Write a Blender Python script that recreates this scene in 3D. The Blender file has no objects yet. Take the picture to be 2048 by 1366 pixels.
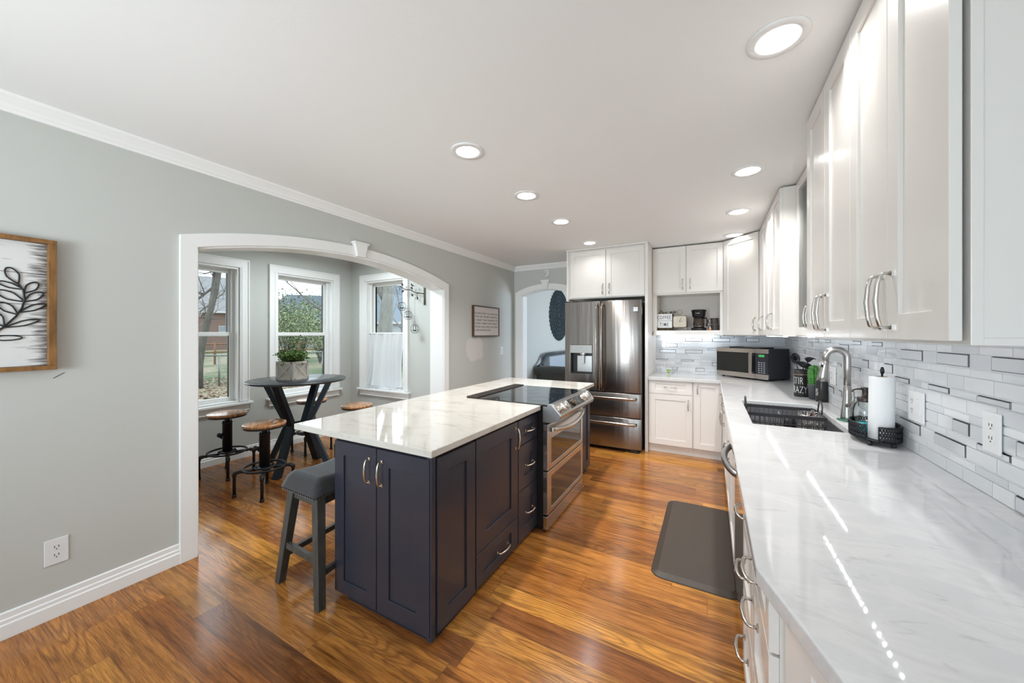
import bpy, bmesh, math, random
from mathutils import Matrix, Vector
S = bpy.context.scene
COL = S.collection
PI = math.pi
# ---------------------------------------------------------------- camera
cd = bpy.data.cameras.new('camera')
cam = bpy.data.objects.new('camera', cd); COL.objects.link(cam)
cam.location = (0, 0, 1.37); cam.rotation_euler = (PI/2, 0, 0.5006)
cd.sensor_width = 36; cd.lens = 727.25/2048*36; cd.shift_y = -(683-667.87)/2048
cd.clip_start = .02; cd.clip_end = 400
S.camera = cam
# ---------------------------------------------------------------- view, world
S.view_settings.view_transform = 'Standard'; S.view_settings.look = 'None'
S.view_settings.exposure = 0.2; S.view_settings.gamma = 1; S.view_settings.use_curve_mapping = False
S.cycles.use_denoising = True
S.cycles.max_bounces = 10; S.cycles.diffuse_bounces = 5; S.cycles.glossy_bounces = 5; S.cycles.transparent_max_bounces = 16
S.cycles.sample_clamp_indirect = 6
W = bpy.data.worlds.new('sky'); S.world = W; W.use_nodes = True
_n = W.node_tree.nodes; _bg = _n['Background']
_bg.inputs[0].default_value = (.80, .90, 1.0, 1); _bg.inputs[1].default_value = 3.0

def light(name, kind, loc, power, color=(1, 1, 1), size=.1, sizey=None, rot=(0, 0, 0), shape=None, parent=None, spread=None):
    l = bpy.data.lights.new(name, kind); l.energy = power; l.color = color
    if kind == 'AREA':
        l.shape = shape or ('RECTANGLE' if sizey else 'SQUARE'); l.size = size
        if sizey: l.size_y = sizey
        if spread: l.spread = spread
    o = bpy.data.objects.new(name, l); COL.objects.link(o); o.location = loc; o.rotation_euler = rot
    if parent: o.parent = parent
    return o
COOL = (.72, .87, 1.0)
# daylight through the windows of the room behind the camera (wall at Y = -3.2), facing into the room
light('rear_window_light', 'AREA', (-1.75, -3.12, 1.45), 30, COOL, 1.5, 1.5, (PI/2, 0, 0))
light('rear_window_light', 'AREA', (.30, -3.12, 1.45), 20, COOL, 1.1, 1.5, (PI/2, 0, 0))
# upward fill added behind the camera to brighten the ceiling, no fixture there
light('added_bounce_fill', 'AREA', (-.8, -1.2, .8), 19, (.78, .91, 1), 2.4, 1.4, (PI, 0, 0))
light('added_forward_fill', 'AREA', (-1.5, -1.9, 1.3), 15, (.86, .96, 1), .8, .6, (1.78, 0, .12), spread=1.5)  # forward fill added to lift the far end of the room, no lamp there
# fill light added above the nook table, out of view
light('added_nook_fill', 'AREA', (-3.60, 2.60, 2.34), 21, (.86, .96, 1), .5, shape='DISK')
# daylight of the living room beyond the rear arch
light('living_room_window_light', 'AREA', (1.2, 7.4, 1.5), 100, (.68, .84, 1), 1.6, 1.5, (0, PI/2, 0))
CAN_POWER = [3.8, 23, 22, 2.2, 4.4, 13, 10, 1.8]   # lamp by lamp

# ---------------------------------------------------------------- helpers
class MB:
    def __init__(s, M=None):
        s.v = []; s.f = []; s.m = []; s.sm = []; s.M = M
    def add(s, vs, fs, m=0, sm=False):
        b = len(s.v)
        if s.M is not None: vs = [s.M @ Vector(p) for p in vs]
        s.v += [tuple(p) for p in vs]
        s.f += [tuple(b+i for i in f) for f in fs]; s.m += [m]*len(fs); s.sm += [sm]*len(fs)
        return s
    def box(s, x0, x1, y0, y1, z0, z1, m=0):
        x0, x1 = sorted((x0, x1)); y0, y1 = sorted((y0, y1)); z0, z1 = sorted((z0, z1))
        return s.add([(x0,y0,z0),(x1,y0,z0),(x1,y1,z0),(x0,y1,z0),(x0,y0,z1),(x1,y0,z1),(x1,y1,z1),(x0,y1,z1)],
                     [(0,3,2,1),(4,5,6,7),(0,1,5,4),(1,2,6,5),(2,3,7,6),(3,0,4,7)], m)
    def prism(s, pts, h0, h1, ax='z', m=0, sm=False):
        """extrude a 2-D outline; ax z: (x,y), ax x: (y,z), ax y: (x,z)"""
        f = {'z': lambda a, b, h: (a, b, h), 'x': lambda a, b, h: (h, a, b), 'y': lambda a, b, h: (a, h, b)}[ax]
        n = len(pts)
        vs = [f(a, b, h0) for a, b in pts]+[f(a, b, h1) for a, b in pts]
        s.add(vs, [tuple(range(n))[::-1], tuple(range(n, 2*n))], m)
        b = len(s.v)-2*n
        s.f += [(b+i, b+(i+1) % n, b+n+(i+1) % n, b+n+i) for i in range(n)]; s.m += [m]*n; s.sm += [sm]*n
        return s
    def tube(s, path, r, n=8, m=0, closed=False, flat=1, sm=True):
        P = [Vector(p) for p in path]; k = len(P)
        R = r if isinstance(r, (list, tuple)) else [r]*k
        T = []
        for i in range(k):
            a = P[(i-1) % k] if closed or i > 0 else P[i]; b = P[(i+1) % k] if closed or i < k-1 else P[i]
            d = (b-a); T.append(d.normalized() if d.length > 1e-9 else Vector((0, 0, 1)))
        up = Vector((0, 0, 1)) if abs(T[0].z) < .9 else Vector((1, 0, 0))
        N = (up-T[0]*up.dot(T[0])).normalized(); vs = []
        for i in range(k):
            N = (N-T[i]*N.dot(T[i]))
            N = N.normalized() if N.length > 1e-6 else T[i].orthogonal().normalized()
            B = T[i].cross(N)
            for j in range(n):
                a = 2*PI*j/n; vs.append(P[i]+(N*math.cos(a)+B*math.sin(a)*flat)*R[i])
        fs = []
        for i in range(k if closed else k-1):
            i2 = (i+1) % k
            for j in range(n): fs.append((i*n+j, i*n+(j+1) % n, i2*n+(j+1) % n, i2*n+j))
        s.add(vs, fs, m, sm)
        if not closed: 
            b = len(s.v)-len(vs)
            s.f += [tuple(b+j for j in range(n))[::-1], tuple(b+(k-1)*n+j for j in range(n))]; s.m += [m, m]; s.sm += [False, False]
        return s
    def lathe(s, prof, c=(0, 0, 0), n=24, m=0, sm=True, ax='z', sx=1, sy=1, ang=None, cap=False):
        vs = []; k = len(prof)
        f = {'z': lambda x, y, z: (x, y, z), 'y': lambda x, y, z: (x, z, y), 'x': lambda x, y, z: (z, x, y)}[ax]
        full = ang is None; a0, a1 = (0, 2*PI) if full else ang
        for j in range(n):
            a = a0+(a1-a0)*j/(n if full else n-1)
            for r, z in prof:
                q = f(r*math.cos(a)*sx, r*math.sin(a)*sy, z); vs.append((q[0]+c[0], q[1]+c[1], q[2]+c[2]))
        fs = []
        for j in range(n if full else n-1):
            j2 = (j+1) % n
            for i in range(k-1): fs.append((j*k+i, j2*k+i, j2*k+i+1, j*k+i+1))
        if full and cap:
            if prof[0][0] > 1e-5: fs.append(tuple(j*k for j in range(n))[::-1])
            if prof[-1][0] > 1e-5: fs.append(tuple(j*k+k-1 for j in range(n)))
        return s.add(vs, fs, m, sm)
    def ball(s, c, r, n=12, m=0, sx=1, sy=1, sz=1):
        k = max(6, n//2+2)
        return s.lathe([(r*math.sin(PI*i/k)+(1e-6), -r*sz*math.cos(PI*i/k)) for i in range(k+1)], c, n, m, True, 'z', sx, sy)
    def ring(s, c, R, r, n=28, k=8, m=0, sx=1, sy=1):
        return s.tube([(c[0]+R*sx*math.cos(2*PI*i/n), c[1]+R*sy*math.sin(2*PI*i/n), c[2]) for i in range(n)], r, k, m, True)
    def cells(s, xs, ys, full, z0, z1, m=0, move=None):
        idx = {}; vs = []; fs = []
        def V(i, j, t):
            if (i, j, t) not in idx:
                x, y = xs[i], ys[j]
                if move: x, y = move(x, y)
                idx[(i, j, t)] = len(vs); vs.append((x, y, z1 if t else z0))
            return idx[(i, j, t)]
        F = lambda i, j: 0 <= i < len(xs)-1 and 0 <= j < len(ys)-1 and full(i, j)
        for i in range(len(xs)-1):
            for j in range(len(ys)-1):
                if not F(i, j): continue
                fs.append((V(i,j,1), V(i+1,j,1), V(i+1,j+1,1), V(i,j+1,1))); fs.append((V(i,j,0), V(i,j+1,0), V(i+1,j+1,0), V(i+1,j,0)))
                for (di, dj, a, b) in ((0,-1,(0,0),(1,0)), (1,0,(1,0),(1,1)), (0,1,(1,1),(0,1)), (-1,0,(0,1),(0,0))):
                    if not F(i+di, j+dj):
                        A = (i+a[0], j+a[1]); B = (i+b[0], j+b[1])
                        fs.append((V(*A,0), V(*B,0), V(*B,1), V(*A,1)))
        return s.add(vs, fs, m)
    def obj(s, name, mats, parent=None, bevel=0, seg=2, subs=0, solid=0, fixn=False):
        me = bpy.data.meshes.new(name)
        off = Vector((0, 0, 0)); p = parent
        while p is not None: off += p.location; p = p.parent
        me.from_pydata([(v[0]-off.x, v[1]-off.y, v[2]-off.z) for v in s.v], [], s.f)
        if not isinstance(mats, (list, tuple)): mats = [mats]
        for m in mats: me.materials.append(m)
        me.polygons.foreach_set('material_index', s.m); me.polygons.foreach_set('use_smooth', s.sm)
        if fixn:
            bm = bmesh.new(); bm.from_mesh(me); bmesh.ops.recalc_face_normals(bm, faces=bm.faces); bm.to_mesh(me); bm.free()
        me.update()
        o = bpy.data.objects.new(name, me); COL.objects.link(o)
        if parent is not None: o.parent = parent
        if solid: md = o.modifiers.new('solid', 'SOLIDIFY'); md.thickness = solid; md.offset = 0
        if subs: md = o.modifiers.new('sub', 'SUBSURF'); md.levels = subs; md.render_levels = subs
        if bevel:
            md = o.modifiers.new('bevel', 'BEVEL'); md.width = bevel; md.segments = seg; md.limit_method = 'ANGLE'; md.angle_limit = .6
            md.harden_normals = False
        return o

def tag(o, label, cat, group=None, kind=None):
    if label: o['label'] = label
    if cat: o['category'] = cat
    if group: o['group'] = group
    if kind: o['kind'] = kind
    return o
def thing(name, label, cat, loc=(0, 0, 0), group=None):
    o = bpy.data.objects.new(name, None); COL.objects.link(o); o.location = loc; o.empty_display_size = .1
    return tag(o, label, cat, group)
def struct(o): o['kind'] = 'structure'; return o
def dup(o, loc=None, rz=None, label=None, parent=None):
    c = o.copy(); COL.objects.link(c)
    if parent is not None: c.parent = parent
    if loc is not None: c.location = loc
    if rz is not None: c.rotation_euler = (0, 0, rz)
    if label: c['label'] = label
    for ch in [x for x in bpy.data.objects if x.parent == o]: dup(ch, parent=c)
    return c
def frame(o, U, V, N):
    """matrix with columns U (width) V (up) N (outward) at origin o"""
    U, V, N = Vector(U).normalized(), Vector(V).normalized(), Vector(N).normalized()
    return Matrix(((U.x, V.x, N.x, o[0]), (U.y, V.y, N.y, o[1]), (U.z, V.z, N.z, o[2]), (0, 0, 0, 1)))
def text_mb(txt, size, M, ext=.0005, align='LEFT', space=1.0, font_scale_x=1.0, fn=None, bold=0):
    c = bpy.data.curves.new('t', 'FONT'); c.body = txt; c.size = size; c.extrude = ext; c.align_x = align; c.space_character = space; c.offset = bold
    c.resolution_u = 3
    o = bpy.data.objects.new('t', c); COL.objects.link(o)
    dg = bpy.context.evaluated_depsgraph_get(); me = bpy.data.meshes.new_from_object(o.evaluated_get(dg))
    mb = MB(M)
    vs = [(v.co.x*font_scale_x, v.co.y, v.co.z) for v in me.vertices]
    if fn: vs = [fn(*p) for p in vs]
    mb.add(vs, [tuple(p.vertices) for p in me.polygons])
    bpy.data.objects.remove(o); bpy.data.meshes.remove(me); bpy.data.curves.remove(c)
    return mb

# ---------------------------------------------------------------- materials
def mat(name, col, rough=.5, metal=0, coat=0, spec=.5, emit=None, es=0, bump=0, bscale=50, bdist=.001, trans=0, ior=1.45, sheen=0, aniso=0, alpha=1, vary=0, vscale=6, stretch=(1, 1, 1)):
    m = bpy.data.materials.new(name); m.use_nodes = True; nt = m.node_tree; b = nt.nodes['Principled BSDF']
    b.inputs['Base Color'].default_value = (*col, 1); b.inputs['Roughness'].default_value = rough; b.inputs['Metallic'].default_value = metal
    b.inputs['Coat Weight'].default_value = coat; b.inputs['Coat Roughness'].default_value = .08; b.inputs['Specular IOR Level'].default_value = spec
    b.inputs['IOR'].default_value = ior; b.inputs['Transmission Weight'].default_value = trans; b.inputs['Sheen Weight'].default_value = sheen
    b.inputs['Anisotropic'].default_value = aniso; b.inputs['Alpha'].default_value = alpha
    if emit: b.inputs['Emission Color'].default_value = (*emit, 1); b.inputs['Emission Strength'].default_value = es
    if bump or vary:
        tc = nt.nodes.new('ShaderNodeTexCoord'); mp = nt.nodes.new('ShaderNodeMapping'); mp.inputs['Scale'].default_value = stretch
        nt.links.new(tc.outputs['Object'], mp.inputs[0])
    if bump:
        nz = nt.nodes.new('ShaderNodeTexNoise'); nz.inputs['Scale'].default_value = bscale; nz.inputs['Detail'].default_value = 3
        nt.links.new(mp.outputs[0], nz.inputs['Vector'])
        bp = nt.nodes.new('ShaderNodeBump'); bp.inputs['Strength'].default_value = bump; bp.inputs['Distance'].default_value = bdist
        nt.links.new(nz.outputs[0], bp.inputs['Height']); nt.links.new(bp.outputs[0], b.inputs['Normal'])
    if vary:
        n2 = nt.nodes.new('ShaderNodeTexNoise'); n2.inputs['Scale'].default_value = vscale; n2.inputs['Detail'].default_value = 4
        nt.links.new(mp.outputs[0], n2.inputs['Vector'])
        rp = nt.nodes.new('ShaderNodeValToRGB'); rp.color_ramp.elements[0].position = .3; rp.color_ramp.elements[1].position = .7
        rp.color_ramp.elements[0].color = (*[max(0, c*(1-vary)) for c in col], 1); rp.color_ramp.elements[1].color = (*[min(1, c*(1+vary)) for c in col], 1)
        nt.links.new(n2.outputs[0], rp.inputs[0]); nt.links.new(rp.outputs[0], b.inputs['Base Color'])
    return m
class NT:
    def __init__(s, m): s.nt = m.node_tree; s.b = s.nt.nodes['Principled BSDF']
    def n(s, t, **k):
        o = s.nt.nodes.new('ShaderNode'+t)
        for a, b in k.items(): setattr(o, a, b)
        return o
    def l(s, a, b): s.nt.links.new(a, b)
    def math(s, op, a, b=None, clamp=False):
        o = s.n('Math', operation=op); o.use_clamp = clamp
        for i, x in enumerate((a, b)):
            if x is None: continue
            if isinstance(x, (int, float)): o.inputs[i].default_value = x
            else: s.l(x, o.inputs[i])
        return o.outputs[0]
    def ramp(s, fac, stops, interp='LINEAR'):
        o = s.n('ValToRGB'); cr = o.color_ramp; cr.interpolation = interp
        while len(cr.elements) < len(stops): cr.elements.new(.5)
        for e, (p, c) in zip(cr.elements, stops): e.position = p; e.color = (*c, 1)
        s.l(fac, o.inputs[0]); return o.outputs[0]
    def mix(s, fac, a, b, mode='MIX'):
        o = s.n('Mix', data_type='RGBA', blend_type=mode)
        for k, x in ((0, fac), (6, a), (7, b)):
            if isinstance(x, (int, float)): o.inputs[k].default_value = x
            elif isinstance(x, tuple): o.inputs[k].default_value = (*x, 1)
            else: s.l(x, o.inputs[k])
        return o.outputs[2]

def floor_material():
    m = mat('wood_floor', (.4, .2, .08), .24); T = NT(m); w = .1335; L = 1.25
    tc = T.n('TexCoord'); sp = T.n('SeparateXYZ'); T.l(tc.outputs['Object'], sp.inputs[0])
    x, y = sp.outputs[0], sp.outputs[1]
    ry = T.math('DIVIDE', T.math('ADD', y, .0), w); row = T.math('FLOOR', ry)
    wn = T.n('TexWhiteNoise', noise_dimensions='1D'); T.l(row, wn.inputs['W'])
    rx = T.math('ADD', T.math('DIVIDE', x, L), T.math('MULTIPLY', wn.outputs[0], 7.3)); colx = T.math('FLOOR', rx)
    cv = T.n('CombineXYZ'); T.l(row, cv.inputs[0]); T.l(colx, cv.inputs[1])
    w2 = T.n('TexWhiteNoise', noise_dimensions='2D'); T.l(cv.outputs[0], w2.inputs['Vector'])
    rnd = w2.outputs[0]
    # grain coordinates, each plank its own piece of timber
    gv = T.n('CombineXYZ'); T.l(T.math('ADD', T.math('MULTIPLY', x, 1.0), T.math('MULTIPLY', rnd, 37)), gv.inputs[0]); T.l(T.math('MULTIPLY', y, 16), gv.inputs[1]); T.l(T.math('MULTIPLY', rnd, 91), gv.inputs[2])
    nz = T.n('TexNoise'); nz.inputs['Scale'].default_value = 2.2; nz.inputs['Detail'].default_value = 6; nz.inputs['Roughness'].default_value = .55; nz.inputs['Distortion'].default_value = .45; T.l(gv.outputs[0], nz.inputs['Vector'])
    nf = T.n('TexNoise'); nf.inputs['Scale'].default_value = 3.0; nf.inputs['Detail'].default_value = 5
    fv = T.n('CombineXYZ'); T.l(T.math('MULTIPLY', x, 2.5), fv.inputs[0]); T.l(T.math('MULTIPLY', y, 60), fv.inputs[1]); T.l(rnd, fv.inputs[2]); T.l(fv.outputs[0], nf.inputs['Vector'])
    # cathedral rings and knots
    kv = T.n('CombineXYZ'); T.l(T.math('ADD', T.math('MULTIPLY', x, 1.1), T.math('MULTIPLY', rnd, 53)), kv.inputs[0]); T.l(T.math('MULTIPLY', y, 8), kv.inputs[1]); T.l(T.math('MULTIPLY', rnd, 17), kv.inputs[2])
    kn = T.n('TexNoise'); kn.inputs['Scale'].default_value = 1.25; kn.inputs['Detail'].default_value = .6; T.l(kv.outputs[0], kn.inputs['Vector'])
    rings = T.math('SINE', T.math('MULTIPLY', kn.outputs[0], 95)); rings = T.math('POWER', T.math('ADD', T.math('MULTIPLY', rings, .5), .5), 2.5)
    pick = T.n('TexWhiteNoise', noise_dimensions='1D'); T.l(T.math('MULTIPLY', rnd, 913.7), pick.inputs['W'])
    rings = T.math('MULTIPLY', rings, T.ramp(pick.outputs[0], [(.35, (.12, .12, .12)), (.55, (1, 1, 1))]))
    nx = T.n('TexNoise'); nx.inputs['Scale'].default_value = 3.0; nx.inputs['Detail'].default_value = 3
    xv = T.n('CombineXYZ'); T.l(T.math('MULTIPLY', x, 5), xv.inputs[0]); T.l(T.math('MULTIPLY', y, 150), xv.inputs[1]); T.l(rnd, xv.inputs[2]); T.l(xv.outputs[0], nx.inputs['Vector'])
    base = T.ramp(rnd, [(0, (.22, .080, .023)), (.22, (.36, .142, .034)), (.45, (.44, .182, .042)), (.62, (.28, .100, .024)), (.8, (.55, .250, .052)), (1, (.19, .070, .022))])
    g1 = T.ramp(nz.outputs[0], [(.25, (.35, .30, .27)), (.42, (.82, .80, .78)), (.56, (1.2, 1.2, 1.15)), (.68, (1.0, .97, .95)), (.8, (.62, .58, .54))])
    c = T.mix(1, base, g1, 'MULTIPLY')
    g2 = T.ramp(nf.outputs[0], [(.3, (.70, .66, .63)), (.62, (1.14, 1.14, 1.12))]); c = T.mix(1, c, g2, 'MULTIPLY')
    g3 = T.ramp(nx.outputs[0], [(.34, (.66, .60, .56)), (.46, (1.04, 1.04, 1.03))]); c = T.mix(1, c, g3, 'MULTIPLY')
    c = T.mix(T.math('MULTIPLY', rings, .48), c, (.12, .045, .018))
    # seams
    fy = T.math('FRACT', ry); fx = T.math('FRACT', rx)
    ey = T.math('LESS_THAN', T.math('MINIMUM', fy, T.math('SUBTRACT', 1, fy)), .0065)
    ex = T.math('LESS_THAN', T.math('MINIMUM', fx, T.math('SUBTRACT', 1, fx)), .0008)
    seam = T.math('MAXIMUM', ey, ex); c = T.mix(T.math('MULTIPLY', seam, .65), c, (.07, .03, .012))
    T.l(c, T.b.inputs['Base Color'])
    rg = T.math('ADD', T.math('MULTIPLY', nf.outputs[0], .12), .10); T.l(rg, T.b.inputs['Roughness'])
    bp = T.n('Bump'); bp.inputs['Strength'].default_value = .25; bp.inputs['Distance'].default_value = .0015
    T.l(T.math('SUBTRACT', T.math('ADD', T.math('MULTIPLY', nf.outputs[0], .5), T.math('MULTIPLY', rings, -.12)), T.math('MULTIPLY', seam, 1.5)), bp.inputs['Height']); T.l(bp.outputs[0], T.b.inputs['Normal'])
    return m
def quartz(name, base, vein, warm):
    m = mat(name, base, .045, spec=.5); T = NT(m); tc = T.n('TexCoord'); mp = T.n('Mapping'); mp.inputs['Scale'].default_value = (1.7, 4.4, 3); mp.inputs['Rotation'].default_value = (0, 0, -.35)
    T.l(tc.outputs['Object'], mp.inputs[0])
    a = T.n('TexNoise'); a.inputs['Scale'].default_value = 2.4; a.inputs['Detail'].default_value = 8; a.inputs['Roughness'].default_value = .62; a.inputs['Distortion'].default_value = .6; T.l(mp.outputs[0], a.inputs['Vector'])
    b = T.n('TexNoise'); b.inputs['Scale'].default_value = 7; b.inputs['Detail'].default_value = 6; b.inputs['Distortion'].default_value = 1; T.l(mp.outputs[0], b.inputs['Vector'])
    c = T.ramp(a.outputs[0], [(.32, vein), (.44, tuple((p+q)/2 for p, q in zip(base, warm))), (.52, base), (1, base)])
    d = T.ramp(b.outputs[0], [(.27, (.70, .69, .69)), (.38, (1, 1, 1))]); c = T.mix(.55, c, T.mix(1, c, d, 'MULTIPLY'))
    T.l(c, T.b.inputs['Base Color']); return m
def brushed(name, col, rough, axis_scale, strength=.25, aniso=0, dist=.0004):
    return mat(name, col, rough, 1, bump=strength, bscale=12, bdist=dist, stretch=axis_scale, aniso=aniso)
def wall_material(name, col, patch=False):
    m = mat(name, col, .62, bump=.12, bscale=260, bdist=.0006)
    if patch:
        T = NT(m); tc = T.n('TexCoord'); sp = T.n('SeparateXYZ'); T.l(tc.outputs['Object'], sp.inputs[0])
        nz = T.n('TexNoise'); nz.inputs['Scale'].default_value = 7; T.l(tc.outputs['Object'], nz.inputs['Vector'])
        dy = T.math('DIVIDE', T.math('SUBTRACT', sp.outputs[1], 4.07), .21); dz = T.math('DIVIDE', T.math('SUBTRACT', sp.outputs[2], 1.17), .17)
        r = T.math('ADD', T.math('POWER', T.math('ABSOLUTE', dy), 3), T.math('POWER', T.math('ABSOLUTE', dz), 3)); r = T.math('ADD', r, T.math('MULTIPLY', T.math('SUBTRACT', nz.outputs[0], .5), 1.3))
        f = T.ramp(r, [(.72, (1, 1, 1)), (.95, (0, 0, 0))]); c = T.mix(f, col, (.68, .645, .62)); T.l(c, T.b.inputs['Base Color'])
    return m
M_ = {}
M_['floor'] = floor_material()
M_['wall'] = wall_material('wall_paint', (.555, .565, .535), True)
M_['ceil'] = mat('ceiling_paint', (.85, .855, .855), .7, bump=.25, bscale=140, bdist=.001)
M_['trim'] = mat('white_trim_paint', (.88, .88, .87), .35)
M_['cab'] = mat('white_cabinet_paint', (.78, .755, .72), .28, coat=.25)
M_['cabin'] = mat('cabinet_interior', (.70, .66, .61), .5)
M_['navy'] = mat('navy_cabinet_paint', (.029, .031, .044), .30, coat=.15, vary=.06, vscale=9)
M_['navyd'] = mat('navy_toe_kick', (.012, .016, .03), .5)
M_['ctr'] = quartz('white_quartz', (.63, .63, .635), (.60, .60, .60), (.72, .71, .70))
M_['ctri'] = quartz('cream_quartz', (.56, .535, .49), (.45, .41, .36), (.51, .47, .41))
M_['nickel'] = mat('satin_nickel', (.62, .60, .57), .22, 1)
M_['brass'] = mat('champagne_nickel', (.72, .64, .54), .22, 1)
M_['steel'] = brushed('stainless_steel', (.55, .535, .52), .24, (1, 1, 40))
M_['fridge'] = brushed('dark_stainless_steel', (.27, .25, .235), .20, (1.1, 1.1, .04), .5, .7, .006)
M_['fridge'].node_tree.nodes['Principled BSDF'].inputs['Anisotropic Rotation'].default_value = .25
M_['fridge'].node_tree.nodes['Principled BSDF'].inputs['Roughness'].default_value = .27
M_['fridgeh'] = mat('dark_stainless_handle', (.42, .36, .31), .22, 1)
M_['fridges'] = mat('fridge_grey_side', (.10, .10, .10), .4, .3)
M_['black'] = mat('black_plastic', (.012, .012, .013), .35)
M_['blackm'] = mat('black_powder_coated_metal', (.014, .015, .018), .38, .2, bump=.15, bscale=300, bdist=.0004)
M_['ceran'] = mat('black_ceramic_glass', (.006, .007, .009), .03, spec=.8, coat=.6)
M_['ovenglass'] = mat('dark_oven_glass', (.012, .010, .009), .04, spec=.8, ior=1.6)
M_['darkgap'] = mat('dark_recess', (.008, .008, .008), .8)
M_['wood'] = mat('acacia_seat_wood', (.42, .20, .085), .25, coat=.3, bump=.1, bscale=8, vary=.45, vscale=5, stretch=(1, 9, 1))
M_['tabletop'] = mat('charcoal_table_top', (.036, .041, .046), .25, vary=.25, vscale=5, stretch=(8, 1, 1))
M_['greywood'] = mat('grey_stained_wood', (.060, .057, .050), .5, vary=.25, vscale=8, stretch=(6, 6, 1))
M_['fabric'] = mat('charcoal_woven_fabric', (.032, .032, .034), .9, sheen=.3, bump=.6, bscale=420, bdist=.001, vary=.35, vscale=160)
M_['mat'] = mat('brown_foam_mat', (.050, .036, .026), .5, bump=.4, bscale=260, bdist=.0015)
M_['white'] = mat('white_plastic', (.78, .78, .78), .3)
M_['paper'] = mat('paper_towel', (.82, .82, .82), .9, bump=.3, bscale=250, bdist=.0008)
M_['grout'] = mat('white_grout', (.72, .73, .74), .8)
M_['tilea'] = mat('white_glass_tile', (.66, .68, .70), .06, spec=.5)
M_['tileb'] = mat('pale_grey_glass_tile', (.60, .62, .645), .07, spec=.5)
M_['tilec'] = mat('milky_glass_tile', (.72, .73, .745), .09, spec=.5)
M_['bevel'] = mat('mirror_bevel', (.16, .165, .175), .12, 1)
M_['accent'] = mat('silver_glass_tile', (.62, .635, .66), .10, .05)
def glassy(name, tint=(1, 1, 1), gl=.07, rough=.0):
    m = bpy.data.materials.new(name); m.use_nodes = True; nt = m.node_tree; nt.nodes.clear()
    o = nt.nodes.new('ShaderNodeOutputMaterial'); t = nt.nodes.new('ShaderNodeBsdfTransparent'); t.inputs[0].default_value = (*tint, 1)
    g = nt.nodes.new('ShaderNodeBsdfGlossy'); g.inputs['Roughness'].default_value = rough; lw = nt.nodes.new('ShaderNodeLayerWeight'); lw.inputs[0].default_value = .12
    mm = nt.nodes.new('ShaderNodeMath'); mm.operation = 'ADD'; mm.inputs[1].default_value = gl; nt.links.new(lw.outputs['Fresnel'], mm.inputs[0]); mm.use_clamp = True
    mx = nt.nodes.new('ShaderNodeMixShader'); nt.links.new(mm.outputs[0], mx.inputs[0]); nt.links.new(t.outputs[0], mx.inputs[1]); nt.links.new(g.outputs[0], mx.inputs[2]); nt.links.new(mx.outputs[0], o.inputs[0])
    return m
M_['glass'] = glassy('window_glass', (.97, .985, .98), .01)
M_['clear'] = glassy('clear_glass', (.92, .96, .96), .08)
M_['lampglow'] = mat('lamp_diffuser', (1, 1, 1), .5, emit=(1, .97, .92), es=9)
M_['led'] = mat('led_glow', (1, 1, 1), .5, emit=(.88, .94, 1), es=650)
CAB, NI = M_['cab'], M_['nickel']
CT = .875          # counter height
CZ = 2.445         # ceiling height
XL, XR, YB = -2.794, .753, 5.18

# ================================================================ room shell
o = struct(MB().box(-4.72, 3.2, -3.3, 9.2, -.06, 0).obj('floor', M_['floor']))
# ceiling with round holes for the recessed lamps
LAMPS = [(-1.255, 1.749), (-1.255, 2.528), (-1.255, 3.272), (-1.255, 4.202), (.213, 1.625), (.213, 2.845), (.213, 3.755), (.213, 4.619)]
mb = MB(); q = .11; hr = .078
def flat(x0, x1, y0, y1): mb.add([(x0,y0,CZ),(x0,y1,CZ),(x1,y1,CZ),(x1,y0,CZ)], [(0,1,2,3)])
cols = [(-4.9, -1.255-q, None), (-1.255-q, -1.255+q, -1.255), (-1.255+q, .213-q, None), (.213-q, .213+q, .213), (.213+q, 3.3, None)]
for x0, x1, xc in cols:
    ys = sorted(y for x, y in LAMPS if x == xc) if xc is not None else []
    y = -3.3
    for yc in ys:
        flat(x0, x1, y, yc-q); y = yc+q
        n = 32; vs = []; fs = []
        for j in range(n):
            a = 2*PI*j/n+PI/4; c, s_ = math.cos(a), math.sin(a); k = q/max(abs(c), abs(s_))
            vs += [(xc+c*k, yc+s_*k, CZ), (xc+c*hr, yc+s_*hr, CZ)]
        for j in range(n): j2 = (j+1) % n; fs.append((2*j, 2*j+1, 2*j2+1, 2*j2))
        mb.add(vs, fs)
    flat(x0, x1, y, 9.2)
ceil = struct(mb.obj('ceiling', M_['ceil'])); ceil.modifiers.clear()
struct(MB().box(-4.9, 3.3, -3.3, 9.2, CZ+.13, CZ+.2).obj('roof', M_['ceil']))

def arch_pts(c, half, spring, apex, n=24):
    rise = apex-spring; R = (half*half+rise*rise)/(2*rise)
    return [(c-half+2*half*i/n, apex-R+math.sqrt(max(0, R*R-(-half+2*half*i/n)**2))) for i in range(n+1)]
def strip(mb, lo, hi, h0, h1, ax, m=0):
    for (a0, b0), (a1, b1), (c0, d0), (c1, d1) in zip(lo[:-1], lo[1:], hi[:-1], hi[1:]):
        mb.prism([(a0, b0), (a1, b1), (c1, d1), (c0, d0)], h0, h1, ax, m)
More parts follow.
